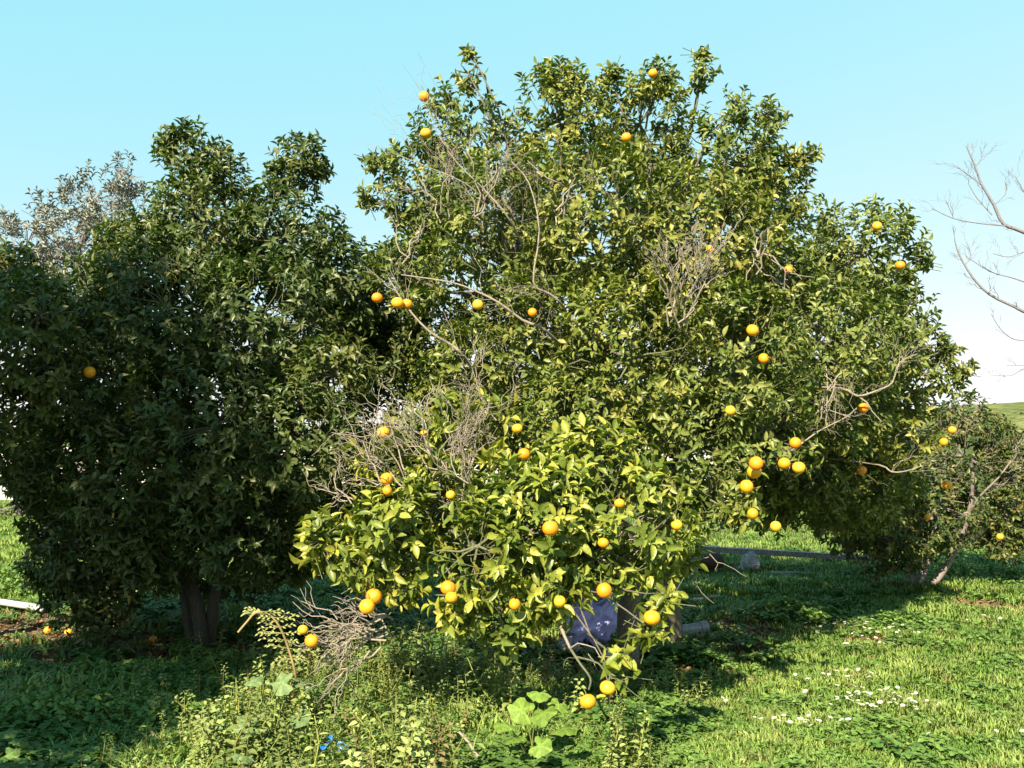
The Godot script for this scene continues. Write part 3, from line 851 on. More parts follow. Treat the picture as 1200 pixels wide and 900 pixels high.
	grow("scrub_bush", "low grey green bush against the white wall, seen past the dark tree's outer side", {
		"seed": 808, "category": "bush", "base": Vector3(-9.3, 0, -19.0), "trunks": [[[Vector3(-9.3, -0.05, -19.0), Vector3(-9.3, 0.2, -19.0), Vector3(-9.25, 0.4, -19.0)], 0.05, 0.03]], "hubs": [Vector3(-9.25, 0.4, -19.0)],
		"lobes": [[Vector3(-9.432, 0.038, -19.000), 0.357], [Vector3(-8.947, -0.010, -19.000), 0.324], [Vector3(-10.077, 0.070, -19.000), 0.422], [Vector3(-8.542, -0.074, -19.000), 0.243]],
		"leaf": 0.08, "aspect": 0.4, "per": 40.0, "n": 8, "tones": [Color(0.1, 0.12, 0.05), Color(0.16, 0.18, 0.09)], "twigs": 0.4})
	# the brown shrub
	var shrub := grow("fruit_shrub", "brownish green many stemmed shrub with small leaves at the edge of the lawn", {
		"seed": 707, "category": "shrub", "base": on_ground(Vector3(4.223, 0.000, -10.300)),
		"trunks": [[[on_ground(Vector3(4.139, 0.000, -10.245), -0.05), Vector3(4.339, 0.121, -10.300), Vector3(4.493, 0.435, -10.200), Vector3(4.595, 0.829, -10.100), Vector3(4.592, 1.218, -10.000), Vector3(4.562, 1.387, -10.000)], 0.036, 0.014],
			[[on_ground(Vector3(4.110, 0.000, -10.300), -0.05), Vector3(4.269, 0.237, -10.400), Vector3(4.379, 0.533, -10.500), Vector3(4.375, 1.154, -10.500)], 0.035, 0.02],
			[[on_ground(Vector3(4.092, 0.000, -10.300), -0.05), Vector3(4.142, 0.268, -10.500), Vector3(4.025, 0.622, -10.500), Vector3(3.925, 0.976, -10.500)], 0.035, 0.02],
			[[Vector3(4.493, 0.435, -10.200), Vector3(4.803, 0.597, -10.300), Vector3(5.122, 0.894, -10.400)], 0.022, 0.012]],
		"hubs": [Vector3(4.595, 0.829, -10.100), Vector3(4.375, 1.154, -10.500), Vector3(3.925, 0.976, -10.500), Vector3(5.122, 0.894, -10.400)], "limb": 0.5,
		"lobes": [[Vector3(4.068, 1.158, -10.400), 0.639], [Vector3(3.460, 0.667, -10.200), 0.331], [Vector3(3.692, 0.837, -10.000), 0.427], [Vector3(3.463, 1.147, -9.700), 0.397], [Vector3(3.184, 0.922, -10.000), 0.307], [Vector3(4.647, 1.381, -10.300), 0.475], [Vector3(5.178, 1.335, -10.400), 0.373], [Vector3(5.305, 0.888, -10.500), 0.448], [Vector3(4.951, 0.881, -10.600), 0.488], [Vector3(4.017, 0.597, -10.300), 0.404], [Vector3(3.699, 0.799, -10.500), 0.394], [Vector3(4.331, 0.908, -10.200), 0.505], [Vector3(5.721, 1.060, -10.600), 0.579], [Vector3(4.791, 1.763, -10.600), 0.308], [Vector3(5.103, 1.582, -10.600), 0.253], [Vector3(5.068, 0.500, -10.400), 0.213], [Vector3(3.826, 0.445, -10.500), 0.323], [Vector3(3.721, 1.233, -10.800), 0.461]],
		"leaf": 0.062, "aspect": 0.5, "per": 90.0, "n": 7, "tones": [Color(0.065, 0.105, 0.024), Color(0.095, 0.135, 0.032), Color(0.14, 0.165, 0.045), Color(0.2, 0.18, 0.06)], "bias": 1.1, "twigs": 0.9, "gap": -0.3, "twigmat": M.grey_twig, "bark": M.grey_twig})
	bare_branch(shrub, [Vector3(4.550, 0.837, -10.000), Vector3(4.626, 1.012, -9.900), Vector3(4.750, 1.184, -9.800), Vector3(4.879, 1.350, -9.800)], 0.014, 0.006, M.grey_twig, 5, 71)

	# the leafless tree at the lawn's edge
	var foot := Vector3(4.75, 0, -7.5)
	var leafless := thing("leafless_tree", "leafless grey tree reaching thin bare branches in against the pale sky", "tree", foot)
	var tb := Buf.new()
	tube(tb, smooth_path(PackedVector3Array([Vector3(0, -0.1, 0), Vector3(0.03, 0.8, 0), Vector3(-0.05, 1.5, 0.02), Vector3(-0.1, 2.3, 0), Vector3(0.05, 3.3, 0.1)])), 0.1, 0.03, 10, Color.WHITE, 0.1)
	part("trunk", tb.mesh(), M.grey_twig, leafless)
	var paths := [
		[[foot + Vector3(-0.08, 2.2, 0), Vector3(4.192, 2.953, -7.500), Vector3(3.875, 3.135, -7.500), Vector3(3.721, 3.200, -7.500), Vector3(3.654, 3.344, -7.500), Vector3(3.561, 3.507, -7.500), Vector3(3.519, 3.638, -7.500), Vector3(3.457, 3.790, -7.500)], 0.03, 0.005],
		[[Vector3(3.561, 3.501, -7.500), Vector3(3.465, 3.573, -7.500), Vector3(3.382, 3.638, -7.500)], 0.007, 0.003], [[Vector3(3.639, 3.265, -7.500), Vector3(3.526, 3.396, -7.500), Vector3(3.464, 3.507, -7.500)], 0.007, 0.003],
		[[Vector3(3.760, 3.181, -7.500), Vector3(3.530, 3.190, -7.450), Vector3(3.303, 3.217, -7.400), Vector3(3.139, 3.295, -7.400)], 0.008, 0.003], [[Vector3(3.303, 3.217, -7.400), Vector3(3.273, 3.288, -7.400), Vector3(3.249, 3.353, -7.400)], 0.005, 0.003],
		[[Vector3(3.654, 3.344, -7.500), Vector3(3.740, 3.422, -7.500), Vector3(3.749, 3.507, -7.500)], 0.006, 0.003], [[Vector3(3.519, 3.638, -7.500), Vector3(3.566, 3.704, -7.500), Vector3(3.561, 3.790, -7.500)], 0.006, 0.003],
		[[foot + Vector3(-0.05, 1.6, 0), Vector3(4.120, 2.360, -7.400), Vector3(3.807, 2.519, -7.400), Vector3(3.745, 2.551, -7.400), Vector3(3.557, 2.647, -7.400), Vector3(3.433, 2.775, -7.400), Vector3(3.341, 2.935, -7.400), Vector3(3.306, 3.050, -7.400)], 0.026, 0.005],
		[[Vector3(3.378, 2.871, -7.400), Vector3(3.424, 2.935, -7.400), Vector3(3.394, 3.037, -7.400)], 0.006, 0.003],
		[[Vector3(4.175, 2.675, -7.600), Vector3(3.916, 2.773, -7.600), Vector3(3.819, 2.806, -7.600), Vector3(3.657, 2.852, -7.600), Vector3(3.477, 2.971, -7.600)], 0.01, 0.003], [[Vector3(3.819, 2.806, -7.600), Vector3(3.665, 2.831, -7.550), Vector3(3.558, 2.875, -7.500)], 0.006, 0.003],
		[[Vector3(3.957, 2.993, -7.300), Vector3(3.768, 2.948, -7.300), Vector3(3.654, 2.910, -7.300), Vector3(3.541, 2.936, -7.300)], 0.007, 0.003],
		[[Vector3(4.220, 2.324, -7.700), Vector3(3.956, 2.331, -7.700), Vector3(3.858, 2.351, -7.700), Vector3(3.774, 2.424, -7.700), Vector3(3.710, 2.536, -7.700)], 0.008, 0.003],
		[[Vector3(4.159, 2.119, -7.600), Vector3(3.900, 2.132, -7.600), Vector3(3.770, 2.132, -7.600)], 0.006, 0.003], [[Vector3(4.042, 2.177, -7.500), Vector3(3.848, 2.100, -7.500), Vector3(3.750, 2.048, -7.500), Vector3(3.628, 2.048, -7.500)], 0.007, 0.003],
		[[Vector3(4.010, 3.344, -7.500), Vector3(3.883, 3.442, -7.500), Vector3(3.852, 3.507, -7.500), Vector3(3.821, 3.560, -7.500)], 0.006, 0.003], [[foot + Vector3(0, 3.0, 0), Vector3(4.405, 3.606, -7.500), Vector3(4.161, 4.132, -7.500), Vector3(4.074, 4.530, -7.500)], 0.02, 0.004]]
	var kk := 0
	for p in paths:
		bare_branch(leafless, p[0], p[1] * 0.65, p[2] * 0.85, M.pale_twig, 5 if p[1] < 0.02 else 9, 80 + kk, 0.12)
		kk += 1

# ---------------------------------------------------------------- grass and weeds
func ground_plants() -> void:
	var r := RandomNumberGenerator.new()
	r.seed = 900
	# a tuft of grass, a sprig of clover, an upright weed, a dry leaf: unit meshes for the ground stuff
	var tuft := Buf.new()
	for k in 12:
		var a := r.randf() * TAU
		var d := Vector3(cos(a), 0, sin(a))
		var root := d * r.randf() * 0.35 + Vector3(r.randf_range(-0.2, 0.2), 0, r.randf_range(-0.2, 0.2))
		var h := r.randf_range(0.55, 1.0)
		var lean := r.randf_range(0.15, 0.7)
		var s := Vector3(-d.z, 0, d.x) * 0.045
		var tone := Color.WHITE * r.randf_range(0.8, 1.2)
		var nn := (Vector3.UP * 0.8 - d * 0.3 + Vector3(0, 0, 0.3)).normalized()
		var p0 := tuft.vert(root - s, nn, tone)
		var p1 := tuft.vert(root + s, nn, tone)
		var m := root + Vector3.UP * h * 0.6 + d * lean * 0.25 * h
		var p2 := tuft.vert(m - s * 0.8, nn, tone)
		var p3 := tuft.vert(m + s * 0.8, nn, tone)
		var p4 := tuft.vert(root + Vector3.UP * h * (1.0 - lean * 0.35) + d * lean * 0.8 * h, (nn + d * 0.3).normalized(), tone)
		tuft.tri(p0, p1, p3)
		tuft.tri(p0, p3, p2)
		tuft.tri(p2, p3, p4)
	var tuft_mesh := tuft.mesh()
	var clover := Buf.new()
	for k in 8:
		var a := r.randf() * TAU
		var d := Vector3(cos(a), 0, sin(a))
		var top := d * r.randf_range(0.1, 0.9) + Vector3.UP * r.randf_range(0.45, 1.0)
		tube(clover, PackedVector3Array([d * 0.05, top * Vector3(0.6, 0.7, 0.6), top]), 0.02, 0.015, 3, Color(0.9, 0.9, 0.8))
		var tone := Color.WHITE * r.randf_range(0.75, 1.2)
		for j in 3:
			var b := a + TAU * j / 3.0
			var e := (Vector3(cos(b), r.randf_range(-0.25, 0.3), sin(b))).normalized()
			leaf_into(clover, top, e, (Vector3.UP + rnd_dir(r) * 0.4).normalized(), r.randf_range(0.3, 0.45), r.randf_range(0.32, 0.42), tone, 0.2, -0.15)
	var clover_mesh := clover.mesh()
	var weeds: Array[Mesh] = []
	for v in 3:
		weeds.append(weed_mesh(r, [0.15, 0.11, 0.17][v], [0.085, 0.045, 0.11][v], [10, 13, 9][v]))
	var dry := leaf_mesh(0.5, -0.35, 1.0)

	var gw: Array[Transform3D] = []
	var gt := PackedColorArray()
	var cw: Array[Transform3D] = []
	var ct := PackedColorArray()
	var ww: Array = [[], [], []]
	var wt := [PackedColorArray(), PackedColorArray(), PackedColorArray()]
	var lw: Array[Transform3D] = []
	var lt := PackedColorArray()
	for k in 190000:
		var d := 3.6 + 20.0 * pow(r.randf(), 1.7)
		var x := r.randf_range(-0.72, 0.72) * d
		var z := -d
		var nn := tone_noise.get_noise_2d(x * 35.0, z * 35.0)
		var n2 := tone_noise.get_noise_2d(x * 110.0 + 300.0, z * 110.0)
		var mud := bare(x, z)
		var spot := Vector3(x, gh(x, z) - 0.004, z)
		var lawn := smoothstep(0.06, 0.26, x / d + 0.25 * nn)           # short grass on the open side, leafy weeds on the other
		if d > 9.5:
			lawn = maxf(lawn, 0.65)
		var thin := mud * 0.93
		if r.randf() < thin:
			if r.randf() < 0.55 and d < 11.0:
				var face := (Vector3.UP + rnd_dir(r) * 0.5).normalized()
				var dir := any_side(face).rotated(face, r.randf() * TAU)
				var l := r.randf_range(0.03, 0.07)
				lw.append(Transform3D(dir.cross(face) * l * 0.5, dir * l, face * l, spot + Vector3.UP * r.randf_range(0.008, 0.02)))
				lt.append(Color(0.26, 0.17, 0.09).lerp(Color(0.14, 0.08, 0.045), r.randf()) * r.randf_range(0.7, 1.4))
			continue
		var pick := r.randf()
		var yaw := Basis(Vector3.UP, r.randf() * TAU)
		var is_grass := pick < 0.28 + 0.62 * lawn + (0.3 * n2)
		if d > 12.0:
			is_grass = is_grass or r.randf() < 0.6
		if is_grass:
			var h := r.randf_range(0.05, 0.11) * (1.0 + 0.7 * maxf(nn, 0.0)) * (1.4 if d > 10.0 else 1.0) * lerpf(1.35, 0.8, lawn)
			gw.append(Transform3D(yaw.scaled(Vector3(h * 0.9, h, h * 0.9) * Vector3(1.2, 1, 1.2)), spot))
			var g := Color(0.14, 0.265, 0.05).lerp(Color(0.35, 0.46, 0.13), clampf(0.45 + 1.1 * n2 + 0.6 * nn, 0, 1))
			if r.randf() < 0.07:
				g = Color(0.36, 0.31, 0.14)
			gt.append(g * r.randf_range(0.8, 1.2))
		elif d < 16.0 and r.randf() < 0.62:
			var h := r.randf_range(0.035, 0.08) * (1.0 + 0.9 * maxf(-nn, 0.0)) * lerpf(1.15, 0.8, lawn)
			cw.append(Transform3D(yaw.scaled(Vector3(h, h * 1.1, h)), spot))
			ct.append(Color(0.085, 0.18, 0.04).lerp(Color(0.21, 0.34, 0.085), clampf(0.4 + 0.5 * lawn + 0.9 * nn + r.randf_range(-0.3, 0.3), 0, 1)))
	for c in [[Vector3(5.089, 0.000, -11.141), 1.0, 0.6, 0.2], [Vector3(3.204, 0.000, -8.438), 0.45, 0.3, 0.13], [Vector3(6.302, 0.000, -12.616), 0.9, 0.8, 0.2], [Vector3(2.459, 0.000, -8.827), 0.5, 0.3, 0.2], [Vector3(0.848, 0.000, -5.612), 0.4, 0.4, 0.13], [Vector3(-2.472, 0.000, -5.454), 0.5, 0.5, 0.2], [Vector3(-1.885, 0.000, -5.612), 0.5, 0.4, 0.2], [Vector3(-2.652, 0.000, -6.565), 0.7, 0.4, 0.16], [Vector3(-1.472, 0.000, -5.163), 0.4, 0.3, 0.16], [Vector3(-5.162, 0.000, -10.527), 1.0, 0.7, 0.25]]:
		for k in 260:
			var a := r.randf() * TAU
			var q := sqrt(r.randf())
			var p: Vector3 = c[0] + Vector3(cos(a) * c[1] * q, 0, sin(a) * c[2] * q)
			var h: float = c[3] * (1.1 - 0.7 * q) * r.randf_range(0.5, 1.1)
			cw.append(Transform3D(Basis(Vector3.UP, r.randf() * TAU).scaled(Vector3(0.08, h, 0.08)), on_ground(p)))
			ct.append(Color(0.1, 0.21, 0.045).lerp(Color(0.22, 0.34, 0.085), r.randf()))
	# upright weeds in front of the low tree and along the shaded side
	for k in 4200:
		var d := r.randf_range(4.2, 8.2)
		var x := r.randf_range(-0.6, 0.24) * d
		var z := -d
		var thick := smoothstep(-0.42, -0.2, x / d) * (1.0 - smoothstep(0.09, 0.17, x / d + 0.03 * sin(d * 5.0))) * (1.0 - smoothstep(6.4, 7.2, d))
		var keep := maxf(thick, 0.5 if x / d < -0.2 else 0.3)
		if r.randf() > keep or bare(x, z) > 0.5 or (absf(x - 0.12) < 0.34 and d < 5.5):
			continue
		var nn := tone_noise.get_noise_2d(x * 60.0, z * 60.0)
		var h := r.randf_range(0.1, 0.27) * (0.7 + 0.6 * thick) * (1.0 + 0.9 * nn)
		if x / d > 0.0:
			h *= 0.8
		var pickn := tone_noise.get_noise_2d(x * 140.0 + 900.0, z * 140.0) + r.randf_range(-0.25, 0.25)
		var kind := 0 if pickn > 0.12 else (1 if pickn > -0.14 else 2)
		var tilt := Basis(any_side(Vector3.UP).rotated(Vector3.UP, r.randf() * TAU), r.randf_range(0, 0.75)) * Basis(Vector3.UP, r.randf() * TAU)
		ww[kind].append(Transform3D(tilt.scaled(Vector3.ONE * h), Vector3(x, gh(x, z) - 0.01, z)))
		wt[kind].append(Color(0.14, 0.23, 0.06).lerp(Color(0.32, 0.38, 0.13), clampf(r.randf() + 1.4 * nn, 0, 1)) * r.randf_range(0.65, 1.3))
		if r.randf() < 0.04:
			wt[kind][wt[kind].size() - 1] = Color(0.26, 0.21, 0.1) * r.randf_range(0.7, 1.2)
	tag(scatter("grass", tuft_mesh, M.blade, gw, gt, self), "short bright grass covering the open ground", "grass")
	tag(scatter("ground_cover", clover_mesh, M.herb, cw, ct, self), "low clover like leaves growing between the grass", "clover")
	for v in 3:
		var list: Array[Transform3D] = []
		for t in ww[v]:
			list.append(t)
		tag(scatter("weeds", weeds[v], M.herb, list, wt[v], self), ["leafy upright weeds growing thickly under the low orange tree", "small leaved wiry weeds tangled under the low orange tree", "broad leaved weeds scattered along the shaded ground"][v], "weeds")
	tag(scatter("leaf_litter", dry, M.dry, lw, lt, self), "dry brown fallen leaves on the bare earth", "leaf litter")

	# single plants one can tell apart
	for p in [[Vector3(-2.134, 0.000, -5.867), 0.24, "pale topped nettle standing alone in the shaded weeds"], [Vector3(-2.515, 0.000, -5.814), 0.2, "small nettle in deep shade near the picture's lower corner"], [Vector3(-1.880, 0.000, -5.096), 0.16, "short lit nettle below the pale topped one"],
			[Vector3(-0.304, 0.000, -6.565), 0.42, "tall leafy weed stem under the low tree's hanging fruit"], [Vector3(-0.994, 0.000, -6.565), 0.34, "leafy weed under the dead twig heap"], [Vector3(-0.499, 0.000, -6.246), 0.36, "bushy dark weed in the middle of the tangle"], [Vector3(-0.632, 0.000, -5.454), 0.3, "pale leafy weed above the blue plastic scrap"]]:
		var w := thing("nettle", p[2], "weed", on_ground(p[0], -0.01), "single upright weeds")
		nettle(w, p[1], r)
	mallow(on_ground(Vector3(0.101, 0.000, -4.842)), [Vector3(0.128, 0.395, -4.750), Vector3(0.146, 0.314, -4.700), Vector3(0.232, 0.273, -4.600), Vector3(0.125, 0.228, -4.500), Vector3(0.015, 0.228, -4.600), Vector3(-0.032, 0.260, -4.700), Vector3(0.049, 0.289, -4.850), Vector3(0.227, 0.300, -4.900)], 0.062, "mallow with big round bright leaves beside the lowest orange", Color(0.17, 0.27, 0.05), r)
	mallow(on_ground(Vector3(-1.265, 0.000, -5.030)), [Vector3(-1.301, 0.370, -5.100), Vector3(-1.249, 0.231, -4.800), Vector3(-1.037, 0.235, -4.900), Vector3(-1.211, 0.152, -4.600), Vector3(-1.181, 0.333, -5.200), Vector3(-1.093, 0.308, -5.300)], 0.06, "mallow with pale greyish lobed leaves at the sunny edge of the shade", Color(0.16, 0.24, 0.1), r)
	mallow(on_ground(Vector3(-2.393, 0.000, -4.842)), [Vector3(-2.443, 0.171, -4.900), Vector3(-2.328, 0.160, -4.800), Vector3(-2.464, 0.144, -4.800), Vector3(-2.325, 0.124, -4.700), Vector3(-2.318, 0.082, -4.900)], 0.05, "mallow with round leaves in the shaded lower corner", Color(0.13, 0.22, 0.06), r)
	# the feathery weed by the twig heap
	var fw := thing("feathery_weed", "pale feathery weed with a drooping brown tip beside an orange", "weed", on_ground(Vector3(-1.269, 0.000, -5.921)))
	var stem := Buf.new()
	var path := PackedVector3Array()
	for p in [on_ground(Vector3(-1.269, 0.000, -5.921)), Vector3(-1.145, 0.284, -5.400), Vector3(-1.182, 0.474, -5.350), Vector3(-1.217, 0.595, -5.300), Vector3(-1.271, 0.665, -5.280), Vector3(-1.333, 0.677, -5.260), Vector3(-1.374, 0.635, -5.250), Vector3(-1.422, 0.578, -5.250)]:
		path.append(p - fw.position)
	path = smooth_path(path)
	tube(stem, path, 0.007, 0.006, 6, Color(0.3, 0.24, 0.1))
	part("stem", stem.mesh(), M.dry_stem, fw)
	for k in 34:
		var q := int(lerpf(5, path.size() * 0.66, k / 34.0))
		var lf := Buf.new()
		var d := Vector3(-1 if k % 3 else 0.9, r.randf_range(-0.1, 0.35), r.randf_range(-0.3, 0.6)).normalized()
		var l := r.randf_range(0.06, 0.13)
		for j in 5:
			leaf_into(lf, path[q] + d * l * (0.2 + 0.2 * j), (d + Vector3(0, 0.6 if j % 2 else -0.6, r.randf_range(-0.3, 0.3))).normalized(), Vector3(0, 0.5, 1).normalized(), 0.022, 0.009, Color(0.3, 0.32, 0.12))
		tube(lf, PackedVector3Array([path[q], path[q] + d * l * 0.5, path[q] + d * l]), 0.003, 0.0015, 3, Color(0.3, 0.3, 0.12))
		part("leaf", lf.mesh(), M.herb, fw)
	flowers(r)

func weed_mesh(r: RandomNumberGenerator, length: float, wide: float, nodes: int) -> ArrayMesh:
	var b := Buf.new()
	var path := bent(Vector3.ZERO, Vector3(r.randf_range(-0.12, 0.12), 1, r.randf_range(-0.12, 0.12)), 5, 0.05, 0.0, r)
	tube(b, path, 0.016, 0.006, 4, Color(0.9, 0.8, 0.6))
	for k in nodes:
		var t := 0.12 + 0.88 * k / (nodes - 1.0)
		var p := path[0].lerp(path[4], t)
		for s in 3:
			var a := k * 1.57 + s * TAU / 3.0 + r.randf_range(-0.3, 0.3)
			var d := Vector3(cos(a), r.randf_range(0.1, 0.6), sin(a)).normalized()
			var l := length * (1.25 - 0.75 * t) * r.randf_range(0.8, 1.2)
			leaf_into(b, p + d * 0.03, d, (Vector3.UP + rnd_dir(r) * 0.35).normalized(), l, wide * l / length, Color.WHITE * r.randf_range(0.8, 1.2), 0.25, -0.3)
	return b.mesh()

func nettle(w: Node3D, h: float, r: RandomNumberGenerator) -> void:
	var b := Buf.new()
	var path := bent(Vector3.ZERO, Vector3(r.randf_range(-0.05, 0.05), h, r.randf_range(-0.02, 0.05)), 5, 0.03, 0.0, r)
	tube(b, path, 0.005, 0.0025, 5, Color(0.16, 0.2, 0.07))
	part("stem", b.mesh(), M.herb, w)
	for k in 7:
		var t := 0.2 + 0.8 * k / 6.0
		for s in [0.0, PI]:
			var lb := Buf.new()
			var a: float = k * 1.57 + s + r.randf_range(-0.3, 0.3)
			var d := Vector3(cos(a), 0.35, sin(a)).normalized()
			leaf_into(lb, Vector3.ZERO, d, (Vector3.UP + rnd_dir(r) * 0.3).normalized(), 0.075 * (1.2 - 0.75 * t), 0.05 * (1.2 - 0.75 * t), Color(0.14, 0.23, 0.06) * r.randf_range(0.8, 1.3), 0.2, -0.3)
			part("leaf", lb.mesh(), M.herb, w).position = path[0].lerp(path[4], t)

func mallow(base: Vector3, tips: Array, size: float, label: String, col: Color, r: RandomNumberGenerator) -> void:
	var w := thing("mallow_plant", label, "mallow", base)
	for tip: Vector3 in tips:
		var b := Buf.new()
		var up := (Vector3.UP * 0.75 + (EYE - tip).normalized() * 0.35 + rnd_dir(r) * 0.45).normalized()
		var s := any_side(up)
		var t := up.cross(s)
		var turn := r.randf() * TAU
		var rr := size * r.randf_range(0.8, 1.15)
		var tone := col * r.randf_range(0.85, 1.2)
		var mid := b.vert(Vector3.ZERO, up, tone * 1.25)
		var rings := 3
		for q in rings:
			for j in 25:
				var a := TAU * j / 25.0
				var f := (q + 1.0) / rings
				var notch := 1.0 - 0.75 * exp(-pow((a - PI) * 3.0, 2)) * f          # the slit where the stalk joins
				var lobed := 1.0 + 0.1 * f * cos(a * 5.0) + 0.03 * f * sin(a * 13.0)
				var dip := -0.25 * f * f + 0.1 * f * cos(a * 5.0) + 0.14 * f * sin(a * 2.0 + turn)
				var e := s * cos(a + turn) + t * sin(a + turn)
				var crease := 0.07 * f * sin(a * 10.0 + 2.0 * q) + 0.05 * r.randf_range(-1, 1)
				b.vert(e * rr * f * notch * lobed + up * rr * (dip + crease), (up + e * (0.5 * f - 0.3 * cos(a * 5.0) * f + r.randf_range(-0.2, 0.2)) + e.cross(up) * 0.35 * cos(a * 10.0)).normalized(), tone * (0.95 + 0.16 * cos(a * 5.0) + r.randf_range(-0.06, 0.06)))
		for j in 25:
			b.tri(mid, 1 + j, 1 + (j + 1) % 25)
			for q in rings - 1:
				var p := 1 + q * 25 + j
				var p2 := 1 + q * 25 + (j + 1) % 25
				b.tri(p, p + 25, p2 + 25)
				b.tri(p, p2 + 25, p2)
		var leaf := part("leaf", b.mesh(), M.herb, w)
		leaf.position = tip - base
		var sb := Buf.new()
		tube(sb, smooth_path(bent(Vector3.ZERO, tip - base, 4, 0.05, 0.04, r), 2), 0.004, 0.0025, 5, Color(0.2, 0.24, 0.08))
		part("stalk", sb.mesh(), M.herb, w)

func flowers(r: RandomNumberGenerator) -> void:
	var b := Buf.new()
	tube(b, PackedVector3Array([Vector3(0, -2.5, 0), Vector3(0.1, -1.2, 0), Vector3(0, -0.02, 0)]), 0.08, 0.07, 4, Color(0.14, 0.2, 0.05))
	for k in 9:
		var a := TAU * k / 9.0
		leaf_into(b, Vector3(cos(a), 0, sin(a)) * 0.2, Vector3(cos(a), 0.22, sin(a)).normalized(), Vector3.UP, 0.8, 0.42, Color(0.78, 0.77, 0.74), 0.1, -0.1)
	var f := b.v.size()
	b.vert(Vector3(0, 0.22, 0), Vector3.UP, Color(0.65, 0.5, 0.06))
	for k in 8:
		var a := TAU * k / 8.0
		b.vert(Vector3(cos(a) * 0.28, 0.08, sin(a) * 0.28), Vector3(cos(a), 1, sin(a)).normalized(), Color(0.6, 0.45, 0.05))
	for k in 8:
		b.tri(f, f + 1 + (k + 1) % 8, f + 1 + k)
	var m := b.mesh()
	var first: MeshInstance3D = null
	for c in [[Vector3(2.668, 0.000, -7.851), 0.45, 0.5, 56, "tiny white daisy in the dense drift by the straw patch below the shrub"], [Vector3(2.509, 0.000, -7.177), 0.22, 0.1, 14, "tiny white daisy in the short streak below the dense drift"],
			[Vector3(2.136, 0.000, -5.779), 0.3, 0.2, 52, "tiny white daisy in the thick patch on the sunny lawn nearest the open grass"], [Vector3(1.881, 0.000, -5.814), 0.22, 0.2, 18, "tiny white daisy in the loose patch on the open lawn"],
			[Vector3(1.949, 0.000, -6.349), 0.35, 0.13, 20, "tiny white daisy in the thin row above the lawn's thick patch"], [Vector3(1.245, 0.000, -5.745), 0.09, 0.12, 6, "white daisy in the little group beside the shaded weeds"],
			[Vector3(1.633, 0.000, -5.334), 0.16, 0.1, 12, "white daisy in the small bunch at the lawn's lower edge"], [Vector3(1.365, 0.000, -5.334), 0.12, 0.06, 7, "white daisy in the small row near the weeds"],
			[Vector3(1.739, 0.000, -7.369), 0.25, 0.2, 7, "small white daisy by the dry leaves at the shade's edge"], [Vector3(2.282, 0.000, -5.334), 0.4, 0.2, 6, "single white daisy scattered on the open bright grass"], [Vector3(3.774, 0.000, -8.438), 0.35, 0.15, 8, "tiny pale daisy far up the sunny lawn by the bare earth"]]:
		for k in c[3]:
			var a := r.randf() * TAU
			var q := sqrt(r.randf())
			var p: Vector3 = c[0] + Vector3(cos(a) * c[1] * q, 0, sin(a) * c[2] * q)
			var o: MeshInstance3D
			if first == null:
				o = part("daisy", m, M.herb, self)
				first = o
			else:
				o = first.duplicate()
				o.name = numbered("daisy")
				add_child(o)
			var s := r.randf_range(0.011, 0.019)
			o.position = on_ground(p, r.randf_range(0.075, 0.12))
			o.scale = Vector3.ONE * s
			o.rotation = Vector3(r.randf_range(0.0, 0.5), r.randf() * TAU, r.randf_range(-0.3, 0.3))
			tag(o, c[4], "flower", "white daisies on the lawn")

# ---------------------------------------------------------------- things lying about
func rod(called: String, label: String, category: String, a: Vector3, z: Vector3, r0: float, r1: float, mat: Material, sd: int, wob := 0.0, bump := 0.0, hollow := false) -> Node3D:
	var r := RandomNumberGenerator.new()
	r.seed = sd
	var o := thing(called, label, category, a)
	var b := Buf.new()
	tube(b, smooth_path(bent(Vector3.ZERO, z - a, 6, wob, 0.0, r)), r0, r1, 12, Color.WHITE, bump)
	part("pipe" if hollow else "stem", b.mesh(), mat, o)
	if hollow:
		var c := Buf.new()
		var d := (z - a).normalized()
		for e in [Vector3.ZERO, z - a]:
			tube(c, PackedVector3Array([e - d * 0.03, e + d * 0.03]), r0 * 1.18, r0 * 1.18, 12, Color.WHITE)
		part("collar", c.mesh(), mat, o)
	return o

func lump(size: Vector3, sd: int, rough: float, freq: float) -> ArrayMesh:
	var nz := FastNoiseLite.new()
	nz.seed = sd
	nz.frequency = freq
	var st := SurfaceTool.new()
	st.begin(Mesh.PRIMITIVE_TRIANGLES)
	var rings := 18
	var seg := 26
	for k in rings + 1:
		for j in seg + 1:
			var a := PI * k / rings
			var t := TAU * (j % seg) / seg
			var d := Vector3(sin(a) * cos(t), cos(a), sin(a) * sin(t))
			var f := 1.0 + rough * absf(nz.get_noise_3dv(d * 3.0)) * 2.0 - rough * 0.6 + rough * 0.5 * nz.get_noise_3dv(d * 9.0)
			st.add_vertex(d * f * size)
	for k in rings:
		for j in seg:
			var p := k * (seg + 1) + j
			for q in [p, p + seg + 2, p + 1, p, p + seg + 1, p + seg + 2]:
				st.add_index(q)
	st.generate_normals()
	return st.commit()

